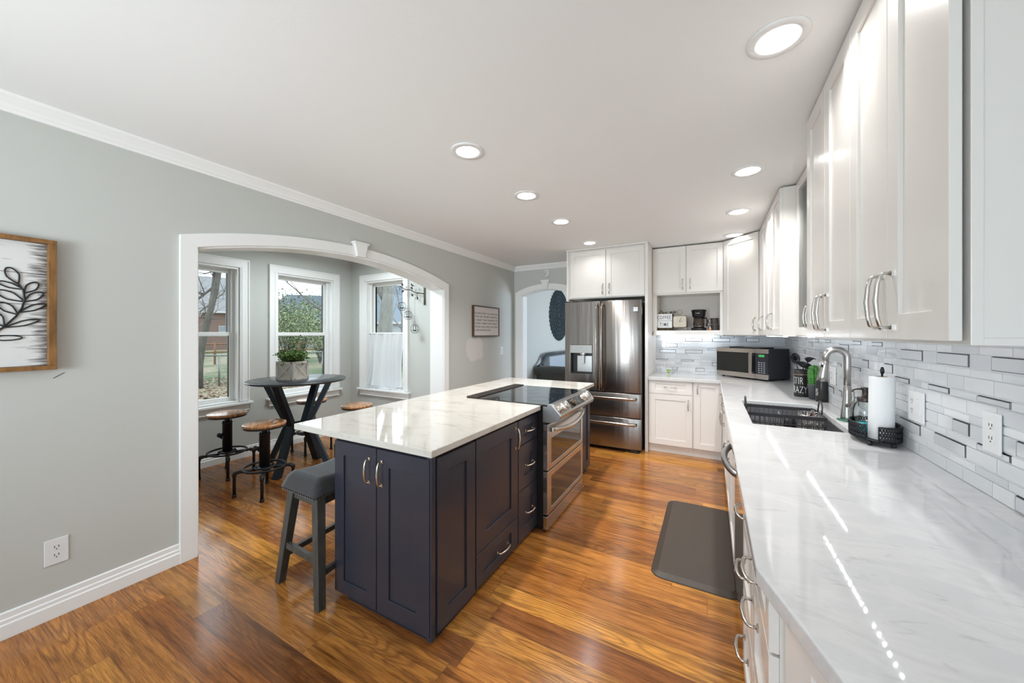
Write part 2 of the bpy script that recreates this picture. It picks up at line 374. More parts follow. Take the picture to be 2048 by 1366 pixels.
# left wall with the wide arched opening to the nook
AI = arch_pts(2.217, 1.183, 1.905, 2.07); AO = arch_pts(2.217, 1.263, 1.965, 2.147)
WT = .17
mb = MB(); mb.box(XL-WT, XL, -3.3, 1.034, 0, CZ); mb.box(XL-WT, XL, 3.40, YB+.12, 0, CZ); strip(mb, AI, [(a, CZ) for a, b in AI], XL-WT, XL, 'x')
struct(mb.obj('wall_left', M_['wall']))
mb = MB(); mb.box(XL, XL+.022, .953, 1.036, 0, 1.905); mb.box(XL, XL+.022, 3.398, 3.482, 0, 1.905)
strip(mb, AI, AO, XL, XL+.022, 'x')
mb.prism([(.953, 1.905), (1.036, 1.905), (1.036, 1.90), (.953, 1.966)][0:2]+[(1.034, 1.906), (.954, 1.965)], XL, XL+.022, 'x')
mb.prism([(3.398, 1.905), (3.482, 1.905), (3.48, 1.965), (3.40, 1.906)], XL, XL+.022, 'x')
# reveal lining
mb.box(XL-WT-.02, XL+.004, 1.030, 1.046, 0, 1.905); mb.box(XL-WT-.02, XL+.004, 3.388, 3.404, 0, 1.905)
strip(mb, [(a, b-.014) for a, b in AI], AI, XL-WT-.02, XL+.004, 'x')
mb.box(XL-WT-.022, XL-WT, .953, 1.036, 0, 1.96); mb.box(XL-WT-.022, XL-WT, 3.398, 3.46, 0, 1.96)
struct(mb.obj('trim_1', M_['trim'])) ['label'] = 'white casing around the wide arched opening'
mb = MB(); mb.prism([(2.217-.042, 2.06), (2.217+.042, 2.06), (2.217+.068, 2.185), (2.217-.068, 2.185)], XL, XL+.045, 'x'); mb.prism([(2.217-.078, 2.175), (2.217+.078, 2.175), (2.217+.078, 2.192), (2.217-.078, 2.192)], XL, XL+.052, 'x')
struct(mb.obj('trim_2', M_['trim'], bevel=.003))
# crown moulding and baseboards (profile as outline)
CR = [(0, 0), (.012, 0), (.016, .012), (.024, .018), (.030, .030), (.052, .052), (.060, .058), (.062, .072), (0, .072)]
mb = MB(); mb.prism([(XL+a, CZ-.072+b) for a, b in CR], -3.2, YB, 'y'); mb.prism([(YB-a, CZ-.072+b) for a, b in CR], XL, -1.62, 'x')
struct(mb.obj('trim_3', M_['trim']))
BB = [(0, 0), (.018, 0), (.018, .062), (.013, .068), (.013, .083), (.008, .088), (.008, .112), (0, .117)]
mb = MB(); mb.prism([(XL+a, b) for a, b in BB], -3.2, .953, 'y'); mb.prism([(XL+a, b) for a, b in BB], 3.482, YB, 'y')
struct(mb.obj('baseboard_left', M_['trim']))
# back wall with its own arched doorway
BI = arch_pts(-2.235, .41, 1.975, 2.07, 16); BO = arch_pts(-2.235, .525, 2.03, 2.146, 16)
mb = MB(); mb.box(XL, -2.645, YB, YB+.12, 0, CZ); mb.box(-1.825, XR+.15, YB, YB+.12, 0, CZ); strip(mb, BI, [(a, CZ) for a, b in BI], YB, YB+.12, 'y')
struct(mb.obj('wall_back', M_['wall']))
mb = MB(); strip(mb, BI, BO, YB-.02, YB, 'y'); mb.box(-2.76, -2.645, YB-.02, YB, 0, 1.977); mb.box(-1.825, -1.71, YB-.02, YB, 0, 1.977)
mb.prism([(-2.76, 1.977), (-2.645, 1.977), (-2.645, 1.978), (-2.76, 2.031)], YB-.02, YB, 'y'); mb.prism([(-1.825, 1.977), (-1.71, 1.977), (-1.71, 2.031), (-1.825, 1.978)], YB-.02, YB, 'y')
mb.box(-2.66, -2.632, YB-.004, YB+.14, 0, 1.98); mb.box(-1.838, -1.82, YB-.004, YB+.14, 0, 1.98); strip(mb, [(a, b-.012) for a, b in BI], BI, YB-.004, YB+.14, 'y')
mb.prism([(-2.235-.042, 2.06), (-2.235+.042, 2.06), (-2.235+.06, 2.19), (-2.235-.06, 2.19)], YB-.045, YB, 'y'); mb.box(-2.235-.07, -2.235+.07, YB-.052, YB, 2.18, 2.2)
struct(mb.obj('trim_4', M_['trim']))
struct(MB().box(XR, XR+.12, -3.3, YB, 0, CZ).obj('wall_right', M_['wall']))
# rear of the room with two window openings to the daylight
mb = MB()
for x0, x1, z0, z1 in ((XL-WT, -2.5, 0, CZ), (-2.5, -1.0, 0, .7), (-2.5, -1.0, 2.2, CZ), (-1.0, -.25, 0, CZ), (-.25, XR+.1, 0, .7), (-.25, XR+.1, 2.2, CZ)):
    mb.box(x0, x1, -3.3, -3.18, z0, z1)
struct(mb.obj('wall_rear', M_['wall']))
# living room beyond the arch
struct(MB().box(-3.02, -2.9, YB+.12, 9.2, 0, CZ).obj('wall_living_left', M_['wall']))
struct(MB().box(-3.0, 3.3, 9.1, 9.2, 0, CZ).obj('wall_living_back', M_['wall']))
mb = MB(); mb.box(1.9, 2.0, YB, 6.4, 0, CZ); mb.box(1.9, 2.0, 8.4, 9.2, 0, CZ); mb.box(1.9, 2.0, 6.4, 8.4, 0, .7); mb.box(1.9, 2.0, 6.4, 8.4, 2.25, CZ)
struct(mb.obj('wall_living_right', M_['wall']))

# ---------------------------------------------------------------- nook
NX, NY = -4.56, 3.49
H1, H2 = (1.339, 2.074), (2.465, 3.20)       # openings of windows 1, 2 (Y)
H3 = (-4.256, -3.519)                        # opening of window 3 (X)
ZO = (.625, 2.10)
mb = MB()
for y0, y1, z0, z1 in ((.80, H1[0], 0, CZ), (H1[1], H2[0], 0, CZ), (H2[1], NY+.16, 0, CZ), (H1[0], H1[1], 0, ZO[0]), (H1[0], H1[1], ZO[1], CZ), (H2[0], H2[1], 0, ZO[0]), (H2[0], H2[1], ZO[1], CZ)):
    mb.box(NX-.16, NX, y0, y1, z0, z1)
struct(mb.obj('wall_nook_far', M_['wall']))
mb = MB()
for x0, x1, z0, z1 in ((NX, H3[0], 0, CZ), (H3[1], XL-WT, 0, CZ), (H3[0], H3[1], 0, ZO[0]), (H3[0], H3[1], ZO[1], CZ)): mb.box(x0, x1, NY, NY+.16, z0, z1)
struct(mb.obj('wall_nook_side', M_['wall']))
struct(MB().box(NX, XL-WT, .78, .90, 0, CZ).obj('wall_nook_near', M_['wall']))
mb = MB(); mb.prism([(NX+a, b) for a, b in BB], .9, NY, 'y'); mb.prism([(NY-a, b) for a, b in BB], NX, XL-WT, 'x')
struct(mb.obj('baseboard_nook', M_['trim']))
NOOKL = thing('added_fill_housing', 'unseen round white housing added for the fill light over the round dark table', 'ceiling light', (-3.60, 2.60, CZ))  # unseen fixture made up to go with the added nook fill
MB().lathe([(.001, 2.36), (.24, 2.362), (.26, 2.38), (.26, 2.445), (.001, 2.445)], (-3.60, 2.60, 0), 32).obj('housing', M_['white'], NOOKL)

def window(idx, Mx, w, curtain=False):
    """frame: local a along wall, b up, c into the room; opening from a=0..w"""
    z0, z1 = ZO
    fr = MB(Mx)
    cw = .09
    for a0, a1, b0, b1 in ((-cw, 0, z0, z1+cw), (w, w+cw, z0, z1+cw), (0, w, z1, z1+cw)): fr.box(a0, a1, b0, b1, 0, .02)
    for a0, a1, b0, b1 in ((-cw, -cw+.012, z0, z1+cw-.012), (w+cw-.012, w+cw, z0, z1+cw-.012), (-cw, w+cw, z1+cw-.012, z1+cw)): fr.box(a0, a1, b0, b1, .0202, .028)
    for a in (-.028, w+.016): fr.box(a, a+.012, z0, z1+.01, .0202, .024)
    # jamb lining
    fr.box(.0003, .02, z0, z1, -.16, -.0003); fr.box(w-.02, w-.0003, z0, z1, -.16, -.0003); fr.box(.02, w-.02, z1-.02, z1-.0003, -.16, -.0003); fr.box(.02, w-.02, z0, z0+.012, -.16, -.0003)
    root = struct(fr.obj('window_%d' % idx, M_['trim']))
    sl = MB(Mx); sl.box(-cw-.03, w+cw+.03, z0-.03, z0-.006, -.10, .055); sl.box(-cw, w+cw, z0-.095, z0-.03, 0, .018); sl.box(-cw, w+cw, z0-.105, z0-.093, 0, .024)
    sl.obj('window_sill', M_['trim'], root, bevel=.004)
    zm = 1.365
    def sash(b0, b1, c0, name):
        s = MB(Mx); t = .042
        s.box(.02, .02+t, b0, b1, c0-.03, c0); s.box(w-.02-t, w-.02, b0, b1, c0-.03, c0); s.box(.02+t, w-.02-t, b0, b0+t, c0-.03, c0); s.box(.02+t, w-.02-t, b1-t, b1, c0-.03, c0)
        o = s.obj(name, M_['trim'], root, bevel=.003)
        MB(Mx).box(.02+t-.004, w-.02-t+.004, b0+t-.004, b1-t+.004, c0-.018, c0-.012).obj('pane', M_['glass'], o)
        g = MB(Mx); e = .006
        for a0, a1, d0, d1 in ((.02+t, .02+t+e, b0+t, b1-t), (w-.02-t-e, w-.02-t, b0+t, b1-t)): g.box(a0, a1, d0, d1, c0-.03, c0-.008)
        g.obj('glazing_bead', M_['black'], o)
    sash(zm-.02, z1-.02, -.115, 'upper_sash'); sash(z0+.012, zm+.025, -.082, 'lower_sash')
    tr = MB(Mx)
    for a in (.02, w-.045): tr.box(a, a+.025, z0+.012, z1-.02, -.085, -.07); 
    tr.obj('side_track', M_['trim'], root)
    return root
window(1, frame((NX, H1[0], 0), (0, 1, 0), (0, 0, 1), (1, 0, 0)), H1[1]-H1[0])
window(2, frame((NX, H2[0], 0), (0, 1, 0), (0, 0, 1), (1, 0, 0)), H2[1]-H2[0])
window(3, frame((H3[0], NY, 0), (1, 0, 0), (0, 0, 1), (0, -1, 0)), H3[1]-H3[0])
# small dark block standing on the sill of window 2
tag(MB().box(NX-.01, NX+.035, 3.075, 3.125, ZO[0]-.006, ZO[0]+.055).obj('sensor_box', M_['greywood'], bevel=.003), 'small dark box on the sill of the window behind the planter', 'box')

# cafe curtain on the lower half of window 3
def curtain():
    cm = bpy.data.materials.new('sheer_white_cotton'); cm.use_nodes = True; nt = cm.node_tree; nt.nodes.clear()
    out = nt.nodes.new('ShaderNodeOutputMaterial'); d = nt.nodes.new('ShaderNodeBsdfDiffuse'); d.inputs[0].default_value = (.86, .87, .88, 1)
    tl = nt.nodes.new('ShaderNodeBsdfTranslucent'); tl.inputs[0].default_value = (.9, .92, .94, 1); mx = nt.nodes.new('ShaderNodeMixShader'); mx.inputs[0].default_value = .5
    nt.links.new(d.outputs[0], mx.inputs[1]); nt.links.new(tl.outputs[0], mx.inputs[2]); nt.links.new(mx.outputs[0], out.inputs[0])
    root = thing('cafe_curtain', 'sheer white cafe curtain over the lower half of the side window', 'curtain', ((H3[0]+H3[1])/2, NY, 1.36))
    random.seed(4); nx, nz = 90, 26; vs = []; fs = []
    x0, x1 = H3[0]+.03, H3[1]-.03
    for i in range(nx+1):
        t = i/nx
        for j in range(nz+1):
            s = j/nz; z = 1.375-s*(.745-.04*math.sin(7*t+1))
            amp = .006+.026*min(1, s*4)
            y = NY+.045+amp*math.sin(t*41+1.8*math.sin(t*9)+s*1.8)+.006*math.sin(t*21+s*3)-.03*max(0, s-.9)*10*(.4+.6*math.sin(t*40))*.5
            xx = x0+(x1-x0)*t; xx += (xx-(x0+x1)/2)*(-.06*math.sin(PI*s))+(-.02*s if t < .3 else 0)
            vs.append((xx, y-.02*s*s, z))
    for i in range(nx):
        for j in range(nz): a = i*(nz+1)+j; fs.append((a, a+1, a+nz+2, a+nz+1))
    MB().add(vs, fs, 0, True).obj('fabric', cm, root)
    rf = MB(); 
    for i in range(70):
        t = random.random(); s0 = .6+.03*random.random(); xx = x0+(x1-x0)*t*(.35 if i < 45 else 1)
        yy = NY-.005-random.random()*.03
        rf.tube([(xx, yy+.02, s0+.04), (xx+random.uniform(-.02, .02), yy, s0+.015), (xx+random.uniform(-.03, .03), yy-.015, s0-.005-random.random()*.02)], .0018, 4)
    rf.obj('fringe', cm, root)['kind'] = 'stuff'
    MB().tube([(H3[0]+.015, NY+.045, 1.372), (H3[1]-.015, NY+.045, 1.372)], .006, 8).obj('rod', M_['white'], root)
curtain()

# ---------------------------------------------------------------- recessed lamps
def can(x, y, label):
    root = thing('recessed_ceiling_light', label, 'ceiling light', (x, y, CZ), 'recessed ceiling lights')
    MB().lathe([(.062, CZ+.001), (.063, CZ-.006), (.094, CZ-.007), (.0975, CZ-.003), (.0975, CZ+.0), (.062, CZ+.001)], (x, y, 0), 48).obj('trim_ring', M_['white'], root)
    pr = [(.063, CZ-.005)]; r, z = .063, CZ-.003
    for i in range(7): pr += [(r, z+.0036), (r-.0026, z+.0038), (r-.0026, z+.0060)]; z += .0058; r -= .0026
    pr += [(r, z), (.044, z)]
    MB().lathe(pr, (x, y, 0), 40, sm=False).obj('baffle', M_['white'], root)
    MB().lathe([(.0005, z-.001), (.046, z), (.046, z+.004), (.0005, z+.005)], (x, y, 0), 32).obj('diffuser', M_['lampglow'], root)
    MB().lathe([(.07, CZ+.002), (.075, CZ+.002), (.075, CZ+.09), (.0005, CZ+.09)], (x, y, 0), 32).obj('housing', M_['white'], root)
    light('lamp', 'AREA', (0, 0, .034), CAN_POWER[LAMPS.index((x, y))], (1, .985, .965), .086, shape='DISK', parent=root)
for (x, y), t in zip(LAMPS, ['nearest recessed light of the row over the island', 'second recessed light over the island', 'third recessed light over the island', 'farthest recessed light, before the fridge cabinets', 'largest recessed light, beside the near wall cabinets at upper right', 'second recessed light along the wall cabinets', 'third recessed light along the wall cabinets', 'recessed light in the corner before the diagonal wall cabinet']): can(x, y, t)

# ================================================================ cabinet parts
def pull(name, M, L=.128, vertical=True, m=None, parent=None, out=.032, r=.0052):
    """arched bar pull centred at the local origin of M (a width, b up, c out)"""
    mb = MB(M); s = (lambda t, c: (0, t, c)) if vertical else (lambda t, c: (t, 0, c))
    h = L/2
    for e in (-1, 1):
        c = s(e*h, 0); mb.box(c[0]-.0075, c[0]+.0075, c[1]-.0075, c[1]+.0075, 0, .0045)
    mb.tube([s(-h, .002), s(-h, out*.62), s(-h+.006, out*.8), s(-h*.6, out*.96), s(0, out*1.06), s(h*.6, out*.96), s(h-.006, out*.8), s(h, out*.62), s(h, .002)], [r*.9, r*.85, r*.95, r, r*1.15, r, r*.95, r*.85, r*.9], 8)
    return mb.obj(name, m or NI, parent)
def shaker(name, o, U, N, w, h, mats, parent, st=.057, hand=None, hm=None, th=.019, glass=None, flat=False, L=.128):
    """shaker door or drawer front: o = lower corner of the back face; hand=(a, b, vertical)"""
    Mx = frame(o, U, (0, 0, 1), N); mb = MB(Mx); g = .0015
    a0, a1, b0, b1 = g, w-g, g, h-g; sb = min(st, h*.3)
    if flat: mb.box(a0, a1, b0, b1, 0, th)
    else:
        mb.cells([a0, a0+st, a1-st, a1], [b0, b0+sb, b1-sb, b1], lambda i, j: (i, j) != (1, 1), 0, th)
        if not glass: mb.box(a0+st-.001, a1-st+.001, b0+sb-.001, b1-sb+.001, .002, th-.0085)
    d = mb.obj(name, mats, parent, bevel=.0014, seg=1)
    if glass: MB(Mx).box(a0+st-.003, a1-st+.003, b0+sb-.003, b1-sb+.003, .006, .010).obj('pane', glass, d)
    if hand:
        a, b, v = hand; pull('handle', Mx @ Matrix.Translation((a, b, th)), L, v, hm, d)
    return d
def unit(name, label, cat, x0, x1, y0, y1, z0, z1, m=CAB, group=None, toe=None, body=True, openf=None):
    root = thing(name, label, cat, ((x0+x1)/2, (y0+y1)/2, 0 if toe is not None else z0), group)
    if body: MB().box(x0, x1, y0, y1, z0, z1).obj('carcass', m, root, bevel=.001, seg=1)
    return root

# ---------------------------------------------------------------- island
NV = M_['navy']; BR = M_['brass']
g = 'navy island cabinets'
ib = .036; it = .843
r1 = unit('island_cabinet', 'navy island end cabinet with two narrow doors facing the camera', 'cabinet', -1.724, -1.083, 1.24, 1.556, ib, it, NV, g, 0)
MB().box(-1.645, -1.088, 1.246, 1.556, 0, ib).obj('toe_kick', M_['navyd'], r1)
MB().box(-1.101, -1.072, 1.226, 1.255, .014, it).obj('corner_post', NV, r1, bevel=.002)
shaker('door', (-1.724, 1.24, .034), (1, 0, 0), (0, -1, 0), .311, .785, NV, r1, .070, (.266, .672, True), BR, L=.114)
shaker('door', (-1.411, 1.24, .034), (1, 0, 0), (0, -1, 0), .331, .785, NV, r1, .080, (.040, .672, True), BR, L=.114)
shaker('side_panel', (-1.083, 1.258, .034), (0, 1, 0), (1, 0, 0), .296, .785, NV, r1, .075)
r2 = unit('island_cabinet', 'navy island cabinet with a wide door above one bottom drawer', 'cabinet', -1.724, -1.083, 1.557, 2.026, ib, it, NV, g, 0)
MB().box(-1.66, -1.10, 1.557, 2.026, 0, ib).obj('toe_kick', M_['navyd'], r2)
shaker('door', (-1.083, 1.560, .222), (0, 1, 0), (1, 0, 0), .464, .60, NV, r2, .085, (.425, .50, True), BR, L=.124)
shaker('drawer_front', (-1.083, 1.560, .040), (0, 1, 0), (1, 0, 0), .464, .180, NV, r2, .085, (.265, .088, False), BR, L=.11)
r3 = unit('island_cabinet', 'navy island cabinet with three stacked drawers beside the range', 'cabinet', -1.724, -1.083, 2.027, 2.300, ib, it, NV, g, 0)
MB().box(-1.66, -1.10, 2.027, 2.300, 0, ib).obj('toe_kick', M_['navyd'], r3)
MB().box(-1.090, -1.078, 2.300, 2.318, .03, .84).obj('filler', M_['darkgap'], r3)
for z0, h in ((.656, .165), (.366, .287), (.040, .323)):
    shaker('drawer_front', (-1.083, 2.030, z0), (0, 1, 0), (1, 0, 0), .285, h, NV, r3, .075, (.142, h*.5 if h < .2 else h*.52, False), BR, L=.10)
r4 = unit('island_cabinet', 'navy island end cabinet with one narrow door beyond the range', 'cabinet', -1.724, -1.083, 3.095, 3.575, ib, it, NV, g, 0)
MB().box(-1.66, -1.10, 3.095, 3.55, 0, ib).obj('toe_kick', M_['navyd'], r4)
shaker('door', (-1.083, 3.10, .055), (0, 1, 0), (1, 0, 0), .20, .766, NV, r4, .06)
shaker('door', (-1.083, 3.303, .055), (0, 1, 0), (1, 0, 0), .27, .766, NV, r4, .075, (.13, .735, False), BR, L=.08)
mb = MB(); mb.box(-1.734, -1.7245, 1.24, 3.575, ib, it)
tag(mb.obj('island_back_panel', NV), 'long navy panel closing the stool side of the island', 'panel')
mb = MB(); xs = [-2.02, -1.665, -1.034]; ys = [1.183, 2.305, 3.09, 3.618]
mb.cells(xs, ys, lambda i, j: (i, j) != (1, 1), .843, CT)
isl = tag(mb.obj('island_countertop', M_['ctri'], bevel=.004, seg=3), 'cream marbled stone countertop of the navy island', 'countertop')

# ---------------------------------------------------------------- slide-in range
ST, BK = M_['steel'], M_['black']
RY0, RY1 = 2.318, 3.078
rg = thing('range', 'stainless steel double oven range with black glass cooktop set into the island', 'range', (-1.3, 2.7, 0))
MB().box(-1.655, -1.02, RY0, RY1, .03, .868).obj('body', BK, rg, bevel=.002)
mb = MB(); mb.box(-1.565, -.985, RY0-.014, RY1+.014, .868, .882); mb.obj('cooktop', M_['ceran'], rg, bevel=.002)
mb = MB()
for i, (rx, ry, rr) in enumerate(((-1.13, 2.50, .10), (-1.13, 2.90, .085), (-1.42, 2.50, .075), (-1.42, 2.90, .10), (-1.28, 2.70, .05))):
    n = 40
    for k in range(2): mb.lathe([(rr-.001-k*.03, .8822), (rr-k*.03, .8824), (rr+.001-k*.03, .8822)], (rx, ry, 0), n)
mb.obj('burner_marking', mat('burner_print', (.05, .05, .055), .3), rg)
mb = MB(); mb.box(-1.66, -1.565, RY0-.016, RY1+.016, .868, .889)
for i in range(3):
    for k in range(3): mb.box(-1.645+k*.026, -1.632+k*.026, RY0+.03+i*.25, RY0+.25+i*.25, .888, .8905, 1)
mb.obj('rear_vent', [mat('bronze_vent', (.06, .045, .035), .35, .6), M_['darkgap']], rg, bevel=.002)
# slanted control panel
cp = [(-1.02, .868), (-.975, .884), (-.955, .884), (-.888, .812), (-.900, .786), (-.965, .762), (-1.02, .762)]
mb = MB(); mb.prism(cp, RY0+.012, RY1-.012, 'y'); mb.obj('control_panel', ST, rg, bevel=.002)
for y0, y1 in ((RY0-.014, RY0+.012), (RY1-.012, RY1+.014)):
    MB().prism([(a+(.004 if a > -.95 else 0), b+(.002 if b > .8 else -.003)) for a, b in cp], y0, y1, 'y').obj('end_cap', mat('grey_end_cap', (.30, .31, .32), .35, .6), rg, bevel=.004)
cpn = Vector((.072, 0, .067)).normalized(); cpv = Vector((-.067, 0, .072)).normalized(); cpo = Vector((-.9215, 0, .848))
FM = frame((cpo.x, 2.698, cpo.z), (0, 1, 0), cpv, cpn)
MB(FM).box(-.13, .18, -.036, .036, .0005, .002).obj('display', M_['ceran'], rg)
for ky in (2.375, 2.462, 2.655, 2.885, 2.975):
    K = frame((cpo.x, ky, cpo.z), (0, 1, 0), cpv, cpn); r = .030
    if abs(ky-2.655) < .01:
        MB(K).lathe([(r, .001), (r, .012), (r*.8, .016), (.0005, .016)], n=24).obj('knob', mat('bronze_dial', (.10, .07, .05), .25, .8), rg)
    else:
        kb = MB(K).lathe([(r+.003, 0), (r+.003, .007), (r, .009), (r*.95, .03), (r*.85, .034), (.0005, .034)], n=28).obj('knob', mat('polished_knob', (.72, .68, .62), .14, 1), rg)
        MB(K).box(-.006, .006, -r*.9, r*.9, .030, .044).obj('grip', ST, kb, bevel=.002)
def oven_door(z0, z1, handle):
    d = MB().box(-1.02, -.985, RY0-.008, RY1+.008, z0, z1); 
    mb = MB(frame((-1.02, RY0-.008, z0), (0, 1, 0), (0, 0, 1), (1, 0, 0))); w = RY1-RY0+.016; h = z1-z0
    t = .075; tb = .035; tt = .11 if handle else .045
    mb.cells([0, t*.9, w-t*.6, w], [0, tb, h-tt, h], lambda i, j: (i, j) != (1, 1), 0, .036)
    o = mb.obj('oven_door', ST, rg, bevel=.003)
    MB().box(-1.01, -.989, RY0+.05, RY1-.03, z0+tb-.01, z1-tt+.01).obj('window', M_['ovenglass'], o)
    mb = MB(); 
    for i in range(9): mb.box(-1.017, -.992, RY0-.0095, RY0-.0075, z1-.05-i*.011, z1-.045-i*.011)
    mb.obj('side_vent', M_['darkgap'], o)
    if handle:
        pts = [(-.985+.055*math.sin(PI*(.12+.76*i/12))**.8, RY0+.02+(RY1-RY0-.04)*i/12, z1-.035-.032*math.sin(PI*i/12)) for i in range(13)]
        hb = MB().tube(pts, .016, 10, flat=.65)
        for e in (0, 12): p = pts[e]; hb.box(-.99, p[0]+.004, p[1]-.012, p[1]+.012, p[2]-.014, p[2]+.014)
        hb.obj('handle', mat('handle_steel', (.68, .66, .62), .18, 1), o)
oven_door(.425, .745, True); oven_door(.120, .418, False)
MB().box(-1.02, -.987, RY0-.008, RY1+.008, .015, .108).obj('bottom_drawer', ST, rg, bevel=.003)
MB().box(-1.60, -1.04, RY0+.02, RY1-.02, 0, .032).obj('base', M_['darkgap'], rg)

# ---------------------------------------------------------------- refrigerator
FR = M_['fridge']; FY = 4.30
fg = thing('refrigerator', 'dark stainless steel french door refrigerator with water dispenser', 'refrigerator', (-1.15, 4.7, 0))
MB().box(-1.592, -.705, 4.375, 5.10, .02, 1.745).obj('body', M_['fridges'], fg, bevel=.004)
def panel(name, x0, x1, z0, z1, bulge, hole=None):
    n = 20; vs = []; fs = []
    for i in range(n+1):
        t = i/n; x = x0+(x1-x0)*t; y = FY+.012-bulge*(1-(2*t-1)**2)
        if t < .06 or t > .94: y += .004
        vs += [(x, y, z0), (x, y, z1), (x, FY+.07, z0), (x, FY+.07, z1)]
    for i in range(n):
        a = 4*i; b = a+4; fs += [(a, b, b+1, a+1), (a+2, a+3, b+3, b+2), (a+1, b+1, b+3, a+3), (a, a+2, b+2, b)]
    fs += [(0, 1, 3, 2), (4*n, 4*n+2, 4*n+3, 4*n+1)]
    mb = MB()
    if hole:
        hx0, hx1, hz0, hz1 = hole
        mb = MB(); M0 = frame((0, FY+.07, 0), (1, 0, 0), (0, 0, 1), (0, -1, 0)); mb.M = M0
        mb.cells([x0, hx0, hx1, x1], [z0, hz0, hz1, z1], lambda i, j: (i, j) != (1, 1), 0, .066)
        return mb.obj(name, FR, fg, bevel=.006, seg=3)
    mb.add(vs, fs, 0, True); o = mb.obj(name, FR, fg, bevel=.004, seg=2); return o
DX0, DX1, DZ0, DZ1 = -1.529, -1.255, .887, 1.235
dl = panel('left_door', -1.60, -1.162, .692, 1.762, .01, (DX0, DX1, DZ0, DZ1))
drr = panel('right_door', -1.156, -.695, .692, 1.762, .016)
f1 = panel('freezer_drawer', -1.60, -.695, .405, .680, .016); f2 = panel('freezer_drawer', -1.60, -.695, .045, .395, .016)
for x, d in ((-1.190, dl), (-1.128, drr)):
    pts = [(x, FY-.012, .735), (x, FY-.05, .75), (x, FY-.06, .80), (x, FY-.064, 1.22), (x, FY-.06, 1.66), (x, FY-.05, 1.71), (x, FY-.012, 1.725)]
    MB().tube(pts, .0185, 10, flat=.6).obj('handle', M_['fridgeh'], d)
for z, d in ((.625, f1), (.335, f2)):
    pts = [(-1.555, FY-.005, z), (-1.54, FY-.045, z), (-1.45, FY-.055, z), (-1.15, FY-.062, z), (-.83, FY-.055, z), (-.755, FY-.045, z), (-.745, FY-.005, z)]
    MB().tube(pts, .017, 10, flat=.7).obj('handle', M_['fridgeh'], d)
mb = MB(); mb.box(DX0, DX1, FY-.002, FY+.06, 1.135, DZ1); dp = mb.obj('dispenser_display', mat('bright_steel_panel', (.62, .62, .61), .16, 1), dl, bevel=.003)
mb = MB(); mb.box(DX0, DX0+.012, FY+.006, FY+.11, DZ0, 1.135); mb.box(DX1-.004, DX1, FY+.006, FY+.11, DZ0, 1.135); mb.box(DX0, DX1, FY+.07, FY+.11, DZ0, 1.135); mb.box(DX0, DX1, FY+.004, FY+.11, DZ0, DZ0+.012)
mb.obj('dispenser_recess', M_['black'], dl)
MB().box(DX0+.075, DX1-.012, FY+.05, FY+.066, DZ0+.02, 1.10).obj('splash_plate', mat('steel_plate', (.5, .5, .5), .3, 1), dl)
mb = MB(); mb.tube([(-1.375, FY+.02, 1.135), (-1.375, FY+.02, 1.115)], .042, 16, flat=.6); mb.box(-1.393, -1.357, FY+.015, FY+.03, 1.005, 1.115); mb.obj('dispenser_lever', mat('lever_steel', (.66, .66, .66), .2, 1), dl, bevel=.003)
bd = MB().box(-.775, -.727, FY-.0055, FY-.001, 1.628, 1.675).obj('badge', mat('badge_silver', (.40, .40, .42), .4, .8), drr)
text_mb('Kenmore', .0125, frame((-.773, FY-.006, 1.655), (1, 0, 0), (0, 0, 1), (0, -1, 0)), .0004, font_scale_x=.86).obj('badge_lettering', M_['darkgap'], bd)
mb = MB(); mb.box(-1.58, -.71, 4.40, 4.46, .0, .045); 
for x in (-1.54, -.77): mb.box(x-.04, x+.04, 4.33, 4.42, 0, .035)
mb.obj('base_grille', M_['black'], fg)
mb = MB(); mb.box(-.735, -.697, 4.33, 4.40, 1.745, 1.772); mb.box(-1.59, -1.55, 4.33, 4.40, 1.745, 1.772); mb.obj('hinge_cover', M_['darkgap'], fg, bevel=.003)
MB().box(-.7045, -.7035, 4.40, 4.45, 1.60, 1.68).obj('sticker', M_['white'], fg)

# ---------------------------------------------------------------- cabinets around the fridge and back wall
g = 'white back wall cabinets'
r = thing('fridge_cabinet', 'white wall cabinet with two doors above the refrigerator', 'cabinet', (-1.14, 4.8, 1.8), g)
MB().box(-1.613, -.676, 4.49, 5.176, 1.815, 2.43).obj('carcass', CAB, r, bevel=.001)
shaker('door', (-1.588, 4.49, 1.826), (1, 0, 0), (0, -1, 0), .454, .585, CAB, r, .06, (.415, .10, True), L=.12)
shaker('door', (-1.131, 4.49, 1.826), (1, 0, 0), (0, -1, 0), .454, .585, CAB, r, .06, (.040, .10, True), L=.12)
tag(MB().box(-1.640, -1.614, 4.47, 5.178, 1.795, 2.44).obj('cabinet_end_panel', CAB, bevel=.001), 'short white end panel at the left of the fridge cabinet', 'panel')
tag(MB().box(-.675, -.643, 4.462, 5.178, 0, 2.44).obj('tall_cabinet_panel', CAB, bevel=.001), 'tall white panel from floor to ceiling right of the refrigerator', 'panel')
tag(MB().box(-1.64, -.643, 4.455, 4.485, 2.428, 2.4445).obj('cabinet_moulding', CAB, bevel=.002), 'thin white moulding strip above the fridge cabinet doors', 'moulding')
r = thing('open_shelf_cabinet', 'white wall cabinet with two doors above an open coffee shelf', 'cabinet', (-.26, 5.0, 1.35), g)
MB().box(-.641, .127, 4.85, 5.176, 1.850, 2.43).obj('carcass', CAB, r, bevel=.001)
mb = MB(); mb.box(-.641, -.594, 4.85, 5.176, 1.352, 1.85); mb.box(.092, .127, 4.85, 5.176, 1.352, 1.85); mb.obj('shelf_side', CAB, r, bevel=.001)
MB().box(-.594, .092, 5.16, 5.176, 1.41, 1.85).obj('shelf_back', M_['cabin'], r)
MB().box(-.594, .092, 4.85, 5.176, 1.360, 1.412).obj('shelf', CAB, r, bevel=.001)
